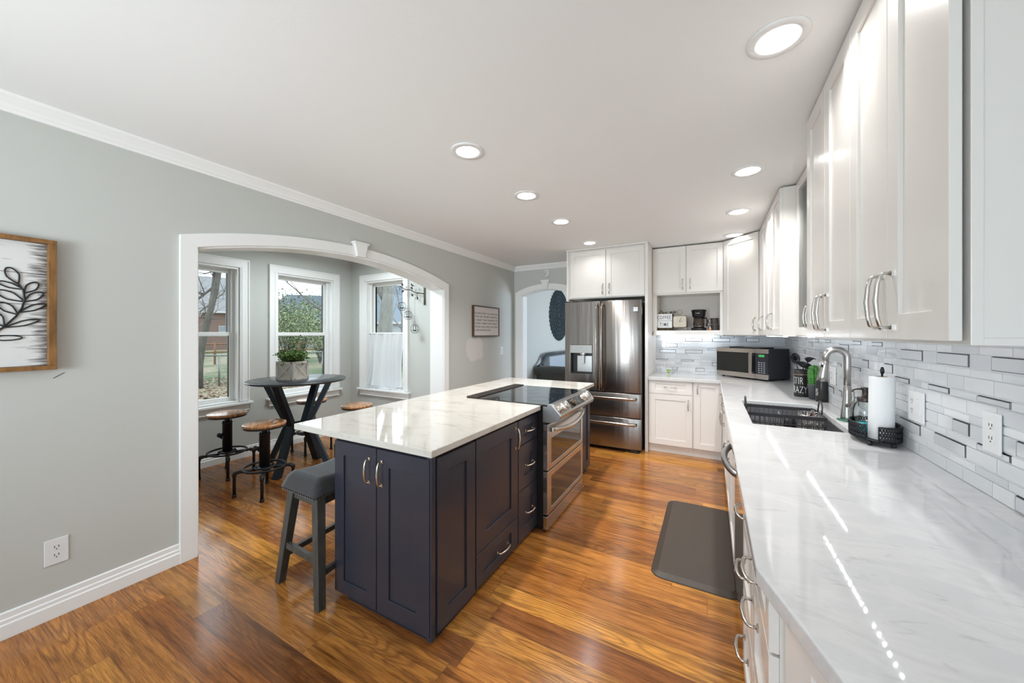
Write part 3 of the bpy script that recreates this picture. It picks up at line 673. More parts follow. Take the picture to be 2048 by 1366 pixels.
shaker('door', (-.641, 4.85, 1.869), (1, 0, 0), (0, -1, 0), .378, .560, CAB, r, .06, (.340, .10, True), L=.12)
shaker('door', (-.261, 4.85, 1.869), (1, 0, 0), (0, -1, 0), .386, .560, CAB, r, .06, (.042, .10, True), L=.12)
# diagonal corner cabinet
r = thing('corner_cabinet', 'white diagonal corner wall cabinet with a single door', 'cabinet', (.4, 4.9, 1.35), g)
MB().prism([(.135, 4.835), (.440, 4.515), (.752, 4.515), (.752, 5.176), (.135, 5.176)], 1.352, 2.43, 'z').obj('carcass', CAB, r)
U = Vector((.305, -.32, 0)); Ln = U.length; U.normalize(); N = Vector((-.32, -.305, 0)).normalized()
shaker('door', (.137, 4.833, 1.358), U, N, Ln-.002, 1.072, CAB, r, .06, (Ln-.036, .115, True), L=.128)
# right wall: far block of four doors
r = thing('wall_cabinet', 'white wall cabinet run of four doors beside the diagonal corner cabinet', 'cabinet', (.6, 3.9, 1.35), 'white right wall cabinets')
MB().box(.457, .752, 3.245, 4.513, 1.352, 2.43).obj('carcass', CAB, r, bevel=.001)
for y1, w, hd in ((4.512, .29, .25), (4.22, .29, .04), (3.928, .30, .26), (3.626, .378, .04)):
    shaker('door', (.457, y1, 1.358), (0, -1, 0), (-1, 0, 0), w, 1.072, CAB, r, .055, (hd, .115, True), L=.128)
# recessed glass cabinet over the sink
r = thing('glass_door_cabinet', 'white wall cabinet with glass doors recessed above the sink', 'cabinet', (.65, 2.8, 1.35), 'white right wall cabinets')
mb = MB(); mb.box(.735, .752, 2.322, 3.243, 1.352, 2.43); mb.box(.549, .74, 3.225, 3.243, 1.352, 2.43); mb.box(.549, .74, 2.322, 2.34, 1.352, 2.43); mb.box(.549, .74, 2.34, 3.225, 1.352, 1.372); mb.box(.549, .74, 2.34, 3.225, 2.41, 2.43); mb.box(.56, .74, 2.34, 3.225, 1.72, 1.738); mb.box(.56, .74, 2.34, 3.225, 2.06, 2.078)
mb.obj('carcass', CAB, r)
shaker('door', (.549, 3.243, 1.358), (0, -1, 0), (-1, 0, 0), .455, 1.072, CAB, r, .055, (.425, .115, True), glass=M_['clear'], L=.128)
shaker('door', (.549, 2.785, 1.358), (0, -1, 0), (-1, 0, 0), .455, 1.072, CAB, r, .055, (.040, .115, True), glass=M_['clear'], L=.128)
# near blocks, 2 doors each
for (y1, ym, y0, label) in ((2.312, 1.985, 1.666, 'white wall cabinet with two doors next to the glass cabinet'), (1.665, 1.363, 1.067, 'nearest white wall cabinet with two tall doors at upper right')):
    r = thing('wall_cabinet', label, 'cabinet', (.6, (y0+y1)/2, 1.35), 'white right wall cabinets')
    mb = MB(); mb.box(.471, .752, y0+.005, y1, 1.362, 2.43); mb.box(.471, .752, y0+.005, y0+.022, 1.347, 1.362); mb.obj('carcass', CAB, r, bevel=.001)
    MB().box(.452, .4705, y0+.002, y1, 1.347, 2.43).obj('face_frame', CAB, r, bevel=.0015)
    shaker('door', (.441, y1, 1.354), (0, -1, 0), (-1, 0, 0), y1-ym, 1.076, CAB, r, .066, (y1-ym-.030, .105, True), L=.144)
    shaker('door', (.441, ym, 1.354), (0, -1, 0), (-1, 0, 0), ym-y0, 1.076, CAB, r, .066, (.036, .105, True), L=.144)
# led strips under the wall cabinets
for nm, x, y0, y1, lab in (('a', .480, 1.08, 2.30, 'string of small led lights under the nearest wall cabinets'), ('b', .590, 2.38, 3.22, 'string of small led lights under the glass cabinet above the sink'), ('c', .49, 3.30, 4.45, 'string of small led lights under the far right wall cabinets')):
    zz = 1.3515 if nm != 'a' else 1.3615
    st = tag(MB().box(x-.004, x+.004, y0, y1, zz-.002, zz).obj('led_strip', M_['white']), lab, 'led strip', 'led strips under the wall cabinets')
    mb = MB(); k = int((y1-y0)/.040)
    for i in range(k): y = y0+.01+i*.040; mb.box(x-.0014, x+.0014, y-.0014, y+.0014, zz-.0032, zz-.002)
    dd = mb.obj('diode', M_['led'], st); dd['kind'] = 'stuff'
x0, x1 = -.58, .05
st = tag(MB().box(x0, x1, 5.12, 5.128, 1.358, 1.36).obj('led_strip', M_['white']), 'string of small led lights under the coffee shelf', 'led strip', 'led strips under the wall cabinets')
mb = MB()
for i in range(18): mb.box(x0+.02+i*.034, x0+.0244+i*.034, 5.122, 5.1264, 1.3568, 1.358)
dd = mb.obj('diode', M_['led'], st); dd['kind'] = 'stuff'

# ---------------------------------------------------------------- base cabinets
g = 'white base cabinets'
def toe(root, x0, x1, y0, y1): MB().box(x0, x1, y0, y1, 0, .098).obj('toe_kick', CAB, root)
r = unit('base_cabinet', 'white base cabinet with a drawer over a door beside the fridge panel', 'cabinet', -.641, -.176, 4.502, 5.17, .098, .838, CAB, g, 0)
toe(r, -.641, -.176, 4.54, 5.17)
shaker('drawer_front', (-.633, 4.502, .684), (1, 0, 0), (0, -1, 0), .452, .163, CAB, r, .065, (.226, .080, False), L=.115)
shaker('door', (-.633, 4.502, .102), (1, 0, 0), (0, -1, 0), .452, .580, CAB, r, .065, (.412, .475, True), L=.105)
r = unit('base_cabinet', 'white base cabinet with one narrow door in the corner', 'cabinet', -.175, .128, 4.502, 5.17, .098, .838, CAB, g, 0)
toe(r, -.175, .16, 4.54, 5.17)
shaker('door', (-.166, 4.502, .102), (1, 0, 0), (0, -1, 0), .268, .745, CAB, r, .062, (.038, .665, True), L=.105)
FX = .128
def rbase(y0, y1, label, fronts, name='base_cabinet', drop=False):
    r = thing(name, label, 'cabinet', (.44, (y0+y1)/2, 0), g)
    top = .62 if drop else .838
    MB().box(FX, .75, y0, y1, .098, top).obj('carcass', CAB, r, bevel=.001)
    if drop: MB().box(FX, FX+.02, y0, y1, .62, .838).obj('front_rail', CAB, r)
    toe(r, FX+.05, .75, y0, y1)
    for nm, ya, w, z0, h, hd in fronts: shaker(nm, (FX, ya, z0), (0, -1, 0), (-1, 0, 0), w, h, CAB, r, .055, hd, L=.115)
    return r
rbase(3.32, 4.501, 'white base cabinet with drawers and doors left of the sink cabinet, in the far corner', [('drawer_front', 4.42, .54, .684, .163, (.27, .08, False)), ('door', 4.42, .54, .102, .58, (.50, .49, True)), ('drawer_front', 3.87, .54, .684, .163, (.27, .08, False)), ('door', 3.87, .54, .102, .58, (.04, .49, True))])
rbase(2.262, 3.318, 'white sink base cabinet under the black dish rack', [('drawer_front', 3.315, .525, .684, .163, None), ('drawer_front', 2.788, .525, .684, .163, None), ('door', 3.315, .525, .102, .58, (.485, .49, True)), ('door', 2.788, .525, .102, .58, (.04, .49, True))], drop=True)
rbase(1.305, 1.658, 'white base cabinet with three drawers beside the dishwasher', [('drawer_front', 1.655, .348, .684, .163, (.174, .075, False)), ('drawer_front', 1.655, .348, .400, .280, (.174, .160, False)), ('drawer_front', 1.655, .348, .102, .294, (.174, .185, False))])
rbase(.945, 1.303, 'nearest white base cabinet with drawers at the angled end of the counter', [('drawer_front', 1.30, .350, .684, .163, (.12, .045, False)), ('drawer_front', 1.30, .350, .400, .280, (.10, .20, False)), ('drawer_front', 1.30, .350, .102, .294, (.12, .185, False))])
# angled end cabinet
r = thing('end_cabinet', 'white angled end cabinet under the near end of the right counter', 'cabinet', (.5, .5, 0), g)
U = Vector((.366, -1.086, 0)); U.normalize(); N = Vector((-U.y*-1, 0, 0)); N = Vector((U.y, -U.x, 0))
p0 = Vector((.150, .925, 0)); p1 = p0+U*1.10
MB().prism([(p0.x, p0.y), (p1.x, p1.y), (.75, p1.y), (.75, .943), (p0.x, .943)], .098, .838, 'z').obj('carcass', CAB, r)
q0 = p0-N*.05; q1 = p1-N*.05
MB().prism([(q0.x, q0.y), (q1.x, q1.y), (.75, q1.y), (.75, .943), (q0.x, .943)], 0, .098, 'z').obj('toe_kick', CAB, r)
shaker('door', (p0.x, p0.y, .102), U, N, .54, .735, CAB, r, .085, (.50, .62, True)); shaker('door', (p0+U*.543)[:2]+(.102,), U, N, .54, .735, CAB, r, .085, (.04, .62, True))
# dishwasher
dw = thing('dishwasher', 'stainless steel dishwasher with bowed bar handle in the right base run', 'dishwasher', (.42, 1.96, 0))
MB().box(FX+.005, .74, 1.665, 2.255, .06, .836).obj('tub', M_['black'], dw)
MB().box(FX-.018, FX+.005, 1.663, 2.257, .105, .836).obj('door', mat('polished_steel_door', (.60, .58, .56), .09, 1), dw, bevel=.003)
pts = [(FX-.012-.062*math.sin(PI*min(1, max(0, (i-.0)/12)))**.55, 2.215-.49*i/12, .792) for i in range(13)]
MB().tube(pts, .0145, 10).obj('handle', mat('dishwasher_handle', (.42, .41, .40), .25, 1), dw)
MB().box(FX+.04, .7, 1.665, 2.255, 0, .06).obj('toe_kick', M_['black'], dw)

# right and back countertop, one L with the sink cutout and the angled end
SX0, SX1, SY0, SY1 = .205, .628, 2.405, 3.235
xs = [-.641, .084, SX0, SX1, XR]; ys = [-.16, .926, SY0, SY1, 4.453, YB]
def full(i, j):
    if i == 0: return j == 4
    return not (i == 2 and j == 2)
def mv(x, y):
    if y == -.16: return ({.084: .450, SX0: .50, SX1: .66}.get(x, x), y)
    return x, y
tag(MB().cells(xs, ys, full, .838, CT, 0, mv).obj('l_shaped_countertop', M_['ctr'], bevel=.005, seg=3), 'white marbled stone countertop along the right and back walls', 'countertop')
# sink
sk = thing('kitchen_sink', 'undermount steel sink holding the dish rack', 'sink', ((SX0+SX1)/2, 2.82, .65))
mb = MB(); a = .006
mb.box(SX0-.02, SX0, SY0-.02, SY1+.02, .655, .836); mb.box(SX1, SX1+.02, SY0-.02, SY1+.02, .655, .836); mb.box(SX0, SX1, SY0-.02, SY0, .655, .836); mb.box(SX0, SX1, SY1, SY1+.02, .655, .836); mb.box(SX0, SX1, SY0, SY1, .645, .655)
mb.obj('basin', mat('sink_steel', (.50, .50, .52), .32, 1), sk)
MB().lathe([(.001, .658), (.04, .658), (.045, .656)], (.42, 2.82, 0), 20).obj('drain', NI, sk)

# ---------------------------------------------------------------- backsplash tiles
def tiles(name, Mx, length, zbase, ztop, zshift, acc, seed, holes=()):
    """local a along the wall, b up, c out of the wall"""
    random.seed(seed); mb = MB(Mx); mb.box(0, length, zbase, ztop, 0, .003, 0)
    k = -1
    while True:
        for kind, off, h in (('T', 0, .0445), ('t', .0478, .0225)):
            z0 = .877+zshift+.0762*k+off; z1 = z0+h
            if z1 < zbase+.004 or z0 > ztop-.004: continue
            z0c, z1c = max(z0, zbase), min(z1, ztop)
            A = sorted(acc.get((kind, k), [])); cuts = []
            a = 0
            for (s, e) in A+[(length+.01, length+.02)]:
                while a < min(s, length)-.02:
                    w = random.choice((.098, .148, .198) if kind == 'T' else (.098, .148))
                    if a == 0: w = random.uniform(.04, .15)
                    b = min(a+w, s, length)
                    if min(s, length)-b < .03: b = min(s, length)
                    cuts.append((a, b, 0)); a = b
                if s < length: cuts.append((s, min(e, length), 1)); a = e
            for a0, a1, ac in cuts:
                g = .0014; a0 += g; a1 -= g
                if a1-a0 < .004: continue
                if not ac:
                    c = .0068+random.uniform(-.0002, .0002); m = random.choice((1, 1, 2, 3, 3))
                    mb.box(a0, a1, z0c, z1c, .003, c, m)
                else:
                    e = min(.0036, (z1c-z0c)*.22)
                    vs = [(a0,z0c,.003),(a1,z0c,.003),(a1,z1c,.003),(a0,z1c,.003),(a0,z0c,.0035),(a1,z0c,.0035),(a1,z1c,.0035),(a0,z1c,.0035),(a0+e,z0c+e,.0085),(a1-e,z0c+e,.0085),(a1-e,z1c-e,.0085),(a0+e,z1c-e,.0085)]
                    mb.add(vs, [(4,5,9,8),(5,6,10,9),(6,7,11,10),(7,4,8,11),(0,1,5,4),(1,2,6,5),(2,3,7,6),(3,0,4,7)], 4); mb.add(vs, [(8,9,10,11)], 5)
        k += 1
        if .877+zshift+.0762*k > ztop: break
    return struct(mb.obj(name, [M_['grout'], M_['tilea'], M_['tileb'], M_['tilec'], M_['bevel'], M_['accent']]))
AR = {('T', 0): [(1.47, 1.566)], ('T', 1): [(2.372, 2.425), (2.088, 2.277), (1.788, 1.987), (2.789, 2.868), (3.098, 3.168), (3.27, 3.457), (3.80, 3.95)], ('t', 1): [(1.581, 1.734)],
      ('T', 2): [(2.356, 2.417), (1.769, 1.868), (1.462, 1.562), (3.95, 4.1)], ('t', 3): [(3.105, 3.204), (2.76, 2.917), (2.182, 2.325), (1.884, 2.032), (1.581, 1.732), (3.42, 3.56)],
      ('T', 4): [(2.641, 2.737), (2.343, 2.442), (3.551, 3.651), (4.127, 4.22)], ('T', 5): [(2.07, 2.264), (1.771, 1.967), (1.47, 1.664), (1.17, 1.36), (2.963, 3.154), (3.873, 4.038), (4.45, 4.66), (4.78, 4.96)],
      ('t', 5): [(2.753, 2.892), (2.46, 2.6), (3.353, 3.503), (3.669, 3.803)]}
YE = YB-.0001
ARl = {k: [(YE-e, YE-s) for s, e in v] for k, v in AR.items()}
tiles('trim_5', frame((XR-.0005, YE, 0), (0, -1, 0), (0, 0, 1), (-1, 0, 0)), YE+.16, CT, 1.351, 0, ARl, 5)
AB = {('T', 0): [(-.171, -.072), (-.44, -.38)], ('T', 1): [(.012, .08)], ('t', 1): [(-.342, -.191), (-.638, -.498)], ('T', 3): [(-.598, -.398), (-.291, -.094)], ('t', 3): [(-.037, .1)], ('T', 4): [(-.479, -.382)], ('T', 5): [(-.293, -.094), (.014, .203), (.37, .5)], ('t', 5): [(-.641, -.501), (.10, .25)]}
tiles('trim_6', frame((-.643, YB-.0005, 0), (1, 0, 0), (0, 0, 1), (0, -1, 0)), 1.396, CT, 1.36, .016, {k: [(s+.643, e+.643) for s, e in v] for k, v in AB.items()}, 8)

# ================================================================ wall plates
def duplex(mb, cx, cy, m0, m1):
    for s in (-1, 1):
        y = cy+s*.0195
        mb.prism([(cx+.017*math.cos(t)*1.0, y+max(-.0135, min(.0135, .017*math.sin(t)))) for t in [2*PI*i/24 for i in range(24)]], .004, .0062, 'z', m0)
        for dx in (-.0065, .0065): mb.box(cx+dx-.0012, cx+dx+.0012, y-.001, y+.0085, .0058, .0066, m1)
        mb.box(cx-.0022, cx+.0022, y-.0095, y-.0055, .0058, .0066, m1)
def plate(Mx, w, h, label, kind):
    root = thing('wall_outlet' if kind != 'switch' else 'light_switch', label, 'outlet' if kind != 'switch' else 'switch', tuple(Mx.translation))
    MB(Mx).box(-w/2, w/2, -h/2, h/2, .0005, .0055).obj('plate', M_['white'], root, bevel=.002)
    mb = MB(Mx)
    if kind == 'duplex': duplex(mb, 0, 0, 0, 1)
    if kind == 'double': duplex(mb, -w/4+.004, 0, 0, 1); mb.box(w/4-.016-.004, w/4+.012, -.033, .033, .004, .009, 0)
    if kind == 'switch': mb.box(-.016, .016, .004, .033, .004, .009, 0); mb.box(-.016, .016, -.033, -.004, .004, .009, 0)
    mb.obj('socket' if kind != 'switch' else 'rocker', [M_['white'], M_['darkgap']], root)
LW = lambda y, z: frame((XL, y, z), (0, 1, 0), (0, 0, 1), (1, 0, 0))
RW = lambda y, z: frame((XR-.0085, y, z), (0, -1, 0), (0, 0, 1), (-1, 0, 0))
plate(LW(.488, .315), .076, .122, 'white duplex outlet low on the grey wall at lower left', 'duplex')
plate(LW(4.775, 1.118), .08, .122, 'white light switch on the grey wall right of the text sign', 'switch')
plate(RW(1.652, 1.073), .080, .122, 'white duplex outlet in the tiles at the right edge', 'duplex')
plate(RW(2.112, 1.071), .130, .125, 'wide white outlet plate in the tiles behind the paper towels', 'double')
plate(RW(3.277, 1.08), .130, .122, 'white outlet plate in the tiles behind the faucet', 'double')
tag(MB().tube([(XL+.0015, .478, 1.155), (XL+.0015, .495, 1.168), (XL+.0015, .513, 1.18)], .0012, 5).obj('wall_scratch', M_['greywood']), 'short dark scratch on the grey wall below the framed leaf art', 'scratch')
# smoke detector
r = thing('smoke_detector', 'round white detector on the wall above the far arch', 'smoke detector', (-2.23, YB, 2.305))
MB().lathe([(.0005, YB-.03), (.045, YB-.03), (.055, YB-.022), (.06, YB-.008), (.06, YB)], (-2.23, 0, 2.305), 32, ax='y').obj('housing', M_['white'], r)
MB().lathe([(.0005, YB-.036), (.035, YB-.035), (.04, YB-.03)], (-2.238, 0, 2.308), 24, ax='y').obj('cover', mat('detector_cover', (.62, .62, .60), .4), r)
MB().lathe([(.0005, YB-.038), (.006, YB-.038), (.006, YB-.03)], (-2.248, 0, 2.288), 12, ax='y').obj('button', M_['black'], r)

# ================================================================ furniture
BM, WD = M_['blackm'], M_['wood']
# industrial pipe stool, built once around the origin and copied
def make_stool():
    r = thing('pipe_stool', 'x', 'stool', (0, 0, 0), 'round wooden pipe stools')
    MB().lathe([(.0005, .575), (.150, .575), (.160, .580), (.163, .590), (.160, .599), (.152, .602), (.0005, .603)], n=48).obj('seat', WD, r)
    MB().lathe([(.0005, .563), (.154, .563), (.157, .567), (.157, .575), (.0005, .575)], n=40).obj('seat_plate', BM, r)
    mb = MB(); mb.lathe([(.0005, .548), (.045, .548), (.045, .563), (.0005, .563)], n=24); mb.lathe([(.022, .44), (.022, .55)], n=16)
    mb.obj('screw_post', BM, r)
    mb = MB(); mb.lathe([(.0005, .225), (.040, .225), (.040, .50), (.043, .502), (.043, .512), (.03, .514), (.024, .514)], n=28)
    for k in range(4):
        a = k*PI/2+.5; mb.tube([(.034*math.cos(a), .034*math.sin(a), .50), (.034*math.cos(a), .034*math.sin(a), .528)], .0055, 8)
    mb.obj('column', BM, r)
    for a in (-1.15, -2.55):
        d = Vector((math.cos(a), math.sin(a), 0)); z = .395 if a == -1.15 else .36
        v = MB(); v.tube([d*.035+Vector((0, 0, z)), d*.066+Vector((0, 0, z))], .013, 12); v.tube([d*.062+Vector((0, 0, z)), d*.067+Vector((0, 0, z)), d*.078+Vector((0, 0, z)), d*.084+Vector((0, 0, z))], [.021, .022, .021, .012], 12); v.obj('side_valve', BM, r)
    mb = MB(); mb.lathe([(.0005, .212), (.075, .212), (.078, .216), (.075, .226), (.0005, .226)], n=32)
    for k in range(4): a = k*PI/2+PI/4-.5; mb.lathe([(.0005, .226), (.009, .226), (.009, .234), (.0005, .236)], (.062*math.cos(a), .062*math.sin(a), 0), 6, sm=False)
    mb.obj('flange', BM, r)
    MB().ring((0, 0, .222), .155, .0095, 44, 8).obj('foot_ring', BM, r)
    for k in range(4):
        a = k*PI/2; c, s = math.cos(a), math.sin(a)
        L = MB(); P = lambda d, z: (d*c, d*s, z)
        L.tube([P(.06, .205), P(.18, .205), P(.197, .203), P(.208, .195), P(.212, .18), P(.212, .018)], .012, 10)
        L.tube([P(.176, .205), P(.182, .205), P(.197, .203), P(.208, .195), P(.212, .182), P(.212, .172)], [.016, .016, .017, .017, .016, .016], 10)
        L.tube([P(.150, .205), P(.160, .205)], .0155, 10); L.tube([P(.212, 0), P(.212, .022)], .0165, 12)
        L.obj('leg', BM, r)
    return r
st0 = make_stool()
rot0 = math.radians(-32)
st0.location = (-3.395, 1.737, 0); st0.rotation_euler = (0, 0, rot0); st0['label'] = 'round wooden pipe stool nearest the kitchen, in front of the round table'
dup(st0, (-4.152, 1.785, 0), math.radians(-22), 'round wooden pipe stool below the left nook window')
dup(st0, (-4.131, 2.63, 0), math.radians(-50), 'round wooden pipe stool behind the table, below the middle window')
dup(st0, (-3.39, 2.67, 0), math.radians(-30), 'round wooden pipe stool half hidden behind the island countertop')

# round bistro table
TC = (-3.70, 2.212)
tb = thing('round_table', 'round charcoal bistro table on angled black metal legs', 'table', (TC[0], TC[1], 0))
MB().lathe([(.0005, .890), (.438, .890), (.447, .896), (.448, .906), (.443, .911), (.0005, .911)], (TC[0], TC[1], 0), 72).obj('table_top', M_['tabletop'], tb)
LG = mat('blue_black_metal_leg', (.022, .032, .042), .32, .5)
a0 = math.atan2(1.95-2.18, -3.57+3.66)
for k in range(4):
    a = math.radians((-69, -136, 44, 111)[k]); c, s = math.cos(a), math.sin(a); px, py = -s, c
    mb = MB()
    def seg(r0, z0, r1, z1, w=.034, t=.026):
        vs = []
        for (r, z) in ((r0, z0), (r1, z1)):
            for (dr, dw) in ((-t, -w), (t, -w), (t, w), (-t, w)): vs.append((TC[0]+c*(r+dr)+px*dw, TC[1]+s*(r+dr)+py*dw, z))
        mb.add(vs, [(0,3,2,1),(4,5,6,7),(0,1,5,4),(1,2,6,5),(2,3,7,6),(3,0,4,7)])
    seg(.285, 0, .095, .455); seg(.095, .455, .295, .890)
    mb.obj('leg', LG, tb, bevel=.002)
mb = MB(); q = .095
pt = [(TC[0]+q*math.cos(t), TC[1]+q*math.sin(t), .455) for t in [math.radians(d) for d in (-136, -69, 44, 111)]]
for k in range(4): mb.tube([pt[k], pt[(k+1) % 4]], .014, 4, sm=False)
mb.obj('stretcher', LG, tb)
MB().box(TC[0]-.31, TC[0]+.31, TC[1]-.03, TC[1]+.03, .872, .890).obj('top_bracket', LG, tb)

# potted boxwood in a white X-panelled wooden planter on the table
PZ = .911
pc = Vector((-3.735, 2.175, PZ)); ang = math.radians(16)
pl = thing('potted_plant', 'leafy green plant in a whitewashed wooden planter with X panels', 'plant', tuple(pc))
pw = mat('whitewashed_planter_wood', (.62, .58, .53), .7, vary=.12, vscale=30, stretch=(1, 1, 6))
hw = .094; hh = .178; mb = MB()
Rz = Matrix.Translation(pc) @ Matrix.Rotation(ang, 4, 'Z')
mb.M = Rz; mb.cells([-hw, -hw+.012, hw-.012, hw], [-hw, -hw+.012, hw-.012, hw], lambda i, j: (i, j) != (1, 1), 0, hh); mb.box(-hw+.01, hw-.01, -hw+.01, hw-.01, 0, .01)
for k in range(4):
    mb.M = Rz @ Matrix.Rotation(k*PI/2, 4, 'Z') @ Matrix(((1,0,0,0),(0,0,-1,-hw),(0,1,0,0),(0,0,0,1)))
    f = .02
    for a0_, a1_, b0_, b1_ in ((-hw-.005, -hw+f, 0, hh+.004), (hw-f, hw+.005, 0, hh+.004), (-hw, hw, 0, f), (-hw, hw, hh-f, hh+.004)): mb.box(a0_, a1_, b0_, b1_, 0, .011)
    for sgn in (1, -1):
        p0, p1 = Vector((-hw+f, f if sgn > 0 else hh-f)), Vector((hw-f, hh-f if sgn > 0 else f)); d = (p1-p0).normalized(); n = Vector((-d.y, d.x))*.0075
        mb.prism([tuple(p0-n), tuple(p1-n), tuple(p1+n), tuple(p0+n)], 0, .0075 if sgn > 0 else .0072, 'z')
mb.M = None; mb.obj('planter', pw, pl)
MB(Rz).box(-hw+.012, hw-.012, -hw+.012, hw-.012, .15, .16).obj('soil', mat('dark_soil', (.03, .02, .012), .9), pl)
def leafmat(n, c1, c2, tr=.25):
    m = mat(n, c1, .5); T = NT(m); oi = T.n('ObjectInfo'); tc = T.n('TexCoord'); nz = T.n('TexNoise'); nz.inputs['Scale'].default_value = 25; T.l(tc.outputs['Object'], nz.inputs['Vector'])
    T.l(T.ramp(nz.outputs[0], [(.35, c1), (.65, c2)]), T.b.inputs['Base Color']); T.b.inputs['Transmission Weight'].default_value = 0
    return m
def leaf(mb, p, d, L, w, m=0):
    d = Vector(d).normalized(); s = d.cross(Vector((random.uniform(-1, 1), random.uniform(-1, 1), random.uniform(-1, 1)))).normalized(); u = d.cross(s)*.15*L; p = Vector(p)
    mb.add([p, p+d*L*.35+s*w*.5+u, p+d*L*.7+s*w*.42+u, p+d*L, p+d*L*.7-s*w*.42+u, p+d*L*.35-s*w*.5+u], [(0,1,2,3),(0,3,4,5)], m)
random.seed(11); lm = MB(); sm_ = MB()
for i in range(230):
    a = random.uniform(0, 2*PI); r0 = random.uniform(0, .09); base = pc+Vector((r0*math.cos(a)*.8, r0*math.sin(a)*.8, .16))
    out = random.uniform(.02, .115); hgt = random.uniform(.04, .13)*(1.15-out*2)
    tall = i < 7
    if tall: hgt = random.uniform(.20, .29); out = .07; a = .2+i*.4
    tip = base+Vector((out*math.cos(a), out*math.sin(a), hgt if random.random() > .12 or tall else -.02))
    mid = base.lerp(tip, .5)+Vector((0, 0, .03)); path = [base, mid, tip]; sm_.tube(path, [.0016, .0013, .0008], 4)
    n = 16 if not tall else 26
    for j in range(n):
        t = .25+.75*j/n; p = base.lerp(mid, t*2) if t < .5 else mid.lerp(tip, t*2-1)
        leaf(lm, p, (random.uniform(-1, 1), random.uniform(-1, 1), random.uniform(-.3, .9)), random.uniform(.012, .021), random.uniform(.010, .014), random.choice((0, 0, 1)))
lm.obj('foliage', [leafmat('boxwood_leaf', (.05, .13, .025), (.12, .25, .05)), leafmat('boxwood_leaf_light', (.16, .28, .06), (.25, .34, .10))], pl)
sm_.obj('stems', mat('stem_brown', (.09, .06, .03), .7), pl)

# saddle seat counter stool under the island overhang
sd = thing('saddle_stool', 'grey wooden counter stool with charcoal saddle seat and nailheads', 'stool', (-1.93, 1.35, 0))
GW = M_['greywood']
F = {(-1, -1): ((-2.092, 1.150), (-2.0, 1.178)), (1, -1): ((-1.706, 1.128), (-1.782, 1.170))}
F[(-1, 1)] = ((-2.125, 1.60), (-2.035, 1.545)); F[(1, 1)] = ((-1.775, 1.585), (-1.81, 1.537))
def post(mb, p0, p1, w0, w1):
    vs = []
    for p, w in ((p0, w0), (p1, w1)):
        for dx, dy in ((-1, -1), (1, -1), (1, 1), (-1, 1)): vs.append((p[0]+dx*w, p[1]+dy*w, p[2]))
    mb.add(vs, [(0,3,2,1),(4,5,6,7),(0,1,5,4),(1,2,6,5),(2,3,7,6),(3,0,4,7)])
for k, (f, t) in F.items():
    mb = MB(); post(mb, (f[0], f[1], 0), (t[0], t[1], .535), .0195, .024); mb.obj('leg', GW, sd, bevel=.002)
def at(k, z): f, t = F[k]; s = z/.535; return Vector((f[0]+(t[0]-f[0])*s, f[1]+(t[1]-f[1])*s, z))
def rail(k1, k2, z, h, w, name):
    a, b = at(k1, z), at(k2, z); d = (b-a).normalized(); n = d.cross(Vector((0, 0, 1))).normalized()*w/2; mb = MB(); up = Vector((0, 0, h/2))
    a = a+d*.018; b = b-d*.018
    vs = [a-n-up, b-n-up, b+n-up, a+n-up, a-n+up, b-n+up, b+n+up, a+n+up]
    mb.add(vs, [(0,3,2,1),(4,5,6,7),(0,1,5,4),(1,2,6,5),(2,3,7,6),(3,0,4,7)]); mb.obj(name, GW, sd, bevel=.002)
rail((-1, -1), (1, -1), .215, .034, .022, 'stretcher'); rail((-1, 1), (1, 1), .215, .034, .022, 'stretcher'); rail((-1, -1), (-1, 1), .155, .03, .022, 'stretcher'); rail((1, -1), (1, 1), .155, .03, .022, 'stretcher')
for a, b in (((-1, -1), (1, -1)), ((-1, 1), (1, 1)), ((-1, -1), (-1, 1)), ((1, -1), (1, 1))): rail(a, b, .505, .05, .022, 'apron')
def saddle():
    n = 18; vs = []; fs = []; cor = [(-2.043, 1.130), (-1.738, 1.122), (-1.772, 1.585), (-2.075, 1.592)]
    top = []; 
    for i in range(n+1):
        for j in range(n+1):
            u, v = i/n, j/n
            x = (cor[0][0]*(1-u)+cor[1][0]*u)*(1-v)+(cor[3][0]*(1-u)+cor[2][0]*u)*v
            y = (cor[0][1]*(1-u)+cor[1][1]*u)*(1-v)+(cor[3][1]*(1-u)+cor[2][1]*u)*v
            e = min(u, 1-u, v, 1-v); ed = 1-max(0, 1-e/.16)**2.4
            z = .548+.060*ed+.030*(2*v-1)**2*ed
            vs.append((x, y, z))
    N1 = n+1
    for i in range(n):
        for j in range(n): a = i*N1+j; fs.append((a, a+N1, a+N1+1, a+1))
    b = len(vs)
    rim = [(i, 0) for i in range(n+1)]+[(n, j) for j in range(1, n+1)]+[(i, n) for i in range(n-1, -1, -1)]+[(0, j) for j in range(n-1, 0, -1)]
    for (i, j) in rim: p = vs[i*N1+j]; vs.append((p[0], p[1], .532))
    R = len(rim)
    for k in range(R): i, j = rim[k]; i2, j2 = rim[(k+1) % R]; fs.append((i*N1+j, b+k, b+(k+1) % R, i2*N1+j2))
    fs.append(tuple(b+k for k in range(R)))
    o = MB().add(vs, fs, 0, True).obj('seat_cushion', M_['fabric'], sd, fixn=True)
    nh = MB(); tot = 0
    for k in range(4):
        p, q_ = Vector((*cor[k], 0)), Vector((*cor[(k+1) % 4], 0)); L = (q_-p).length; m = int(L/.021); nn = (q_-p).cross(Vector((0, 0, 1))).normalized()
        for i in range(m+1):
            c = p.lerp(q_, (i+.5)/(m+1)); c = c+nn*.001; nh.ball((c.x, c.y, .541), .0046, 8)
    nn = nh.obj('nailhead_trim', mat('dark_bronze_nailhead', (.05, .045, .04), .25, 1), o)
saddle()

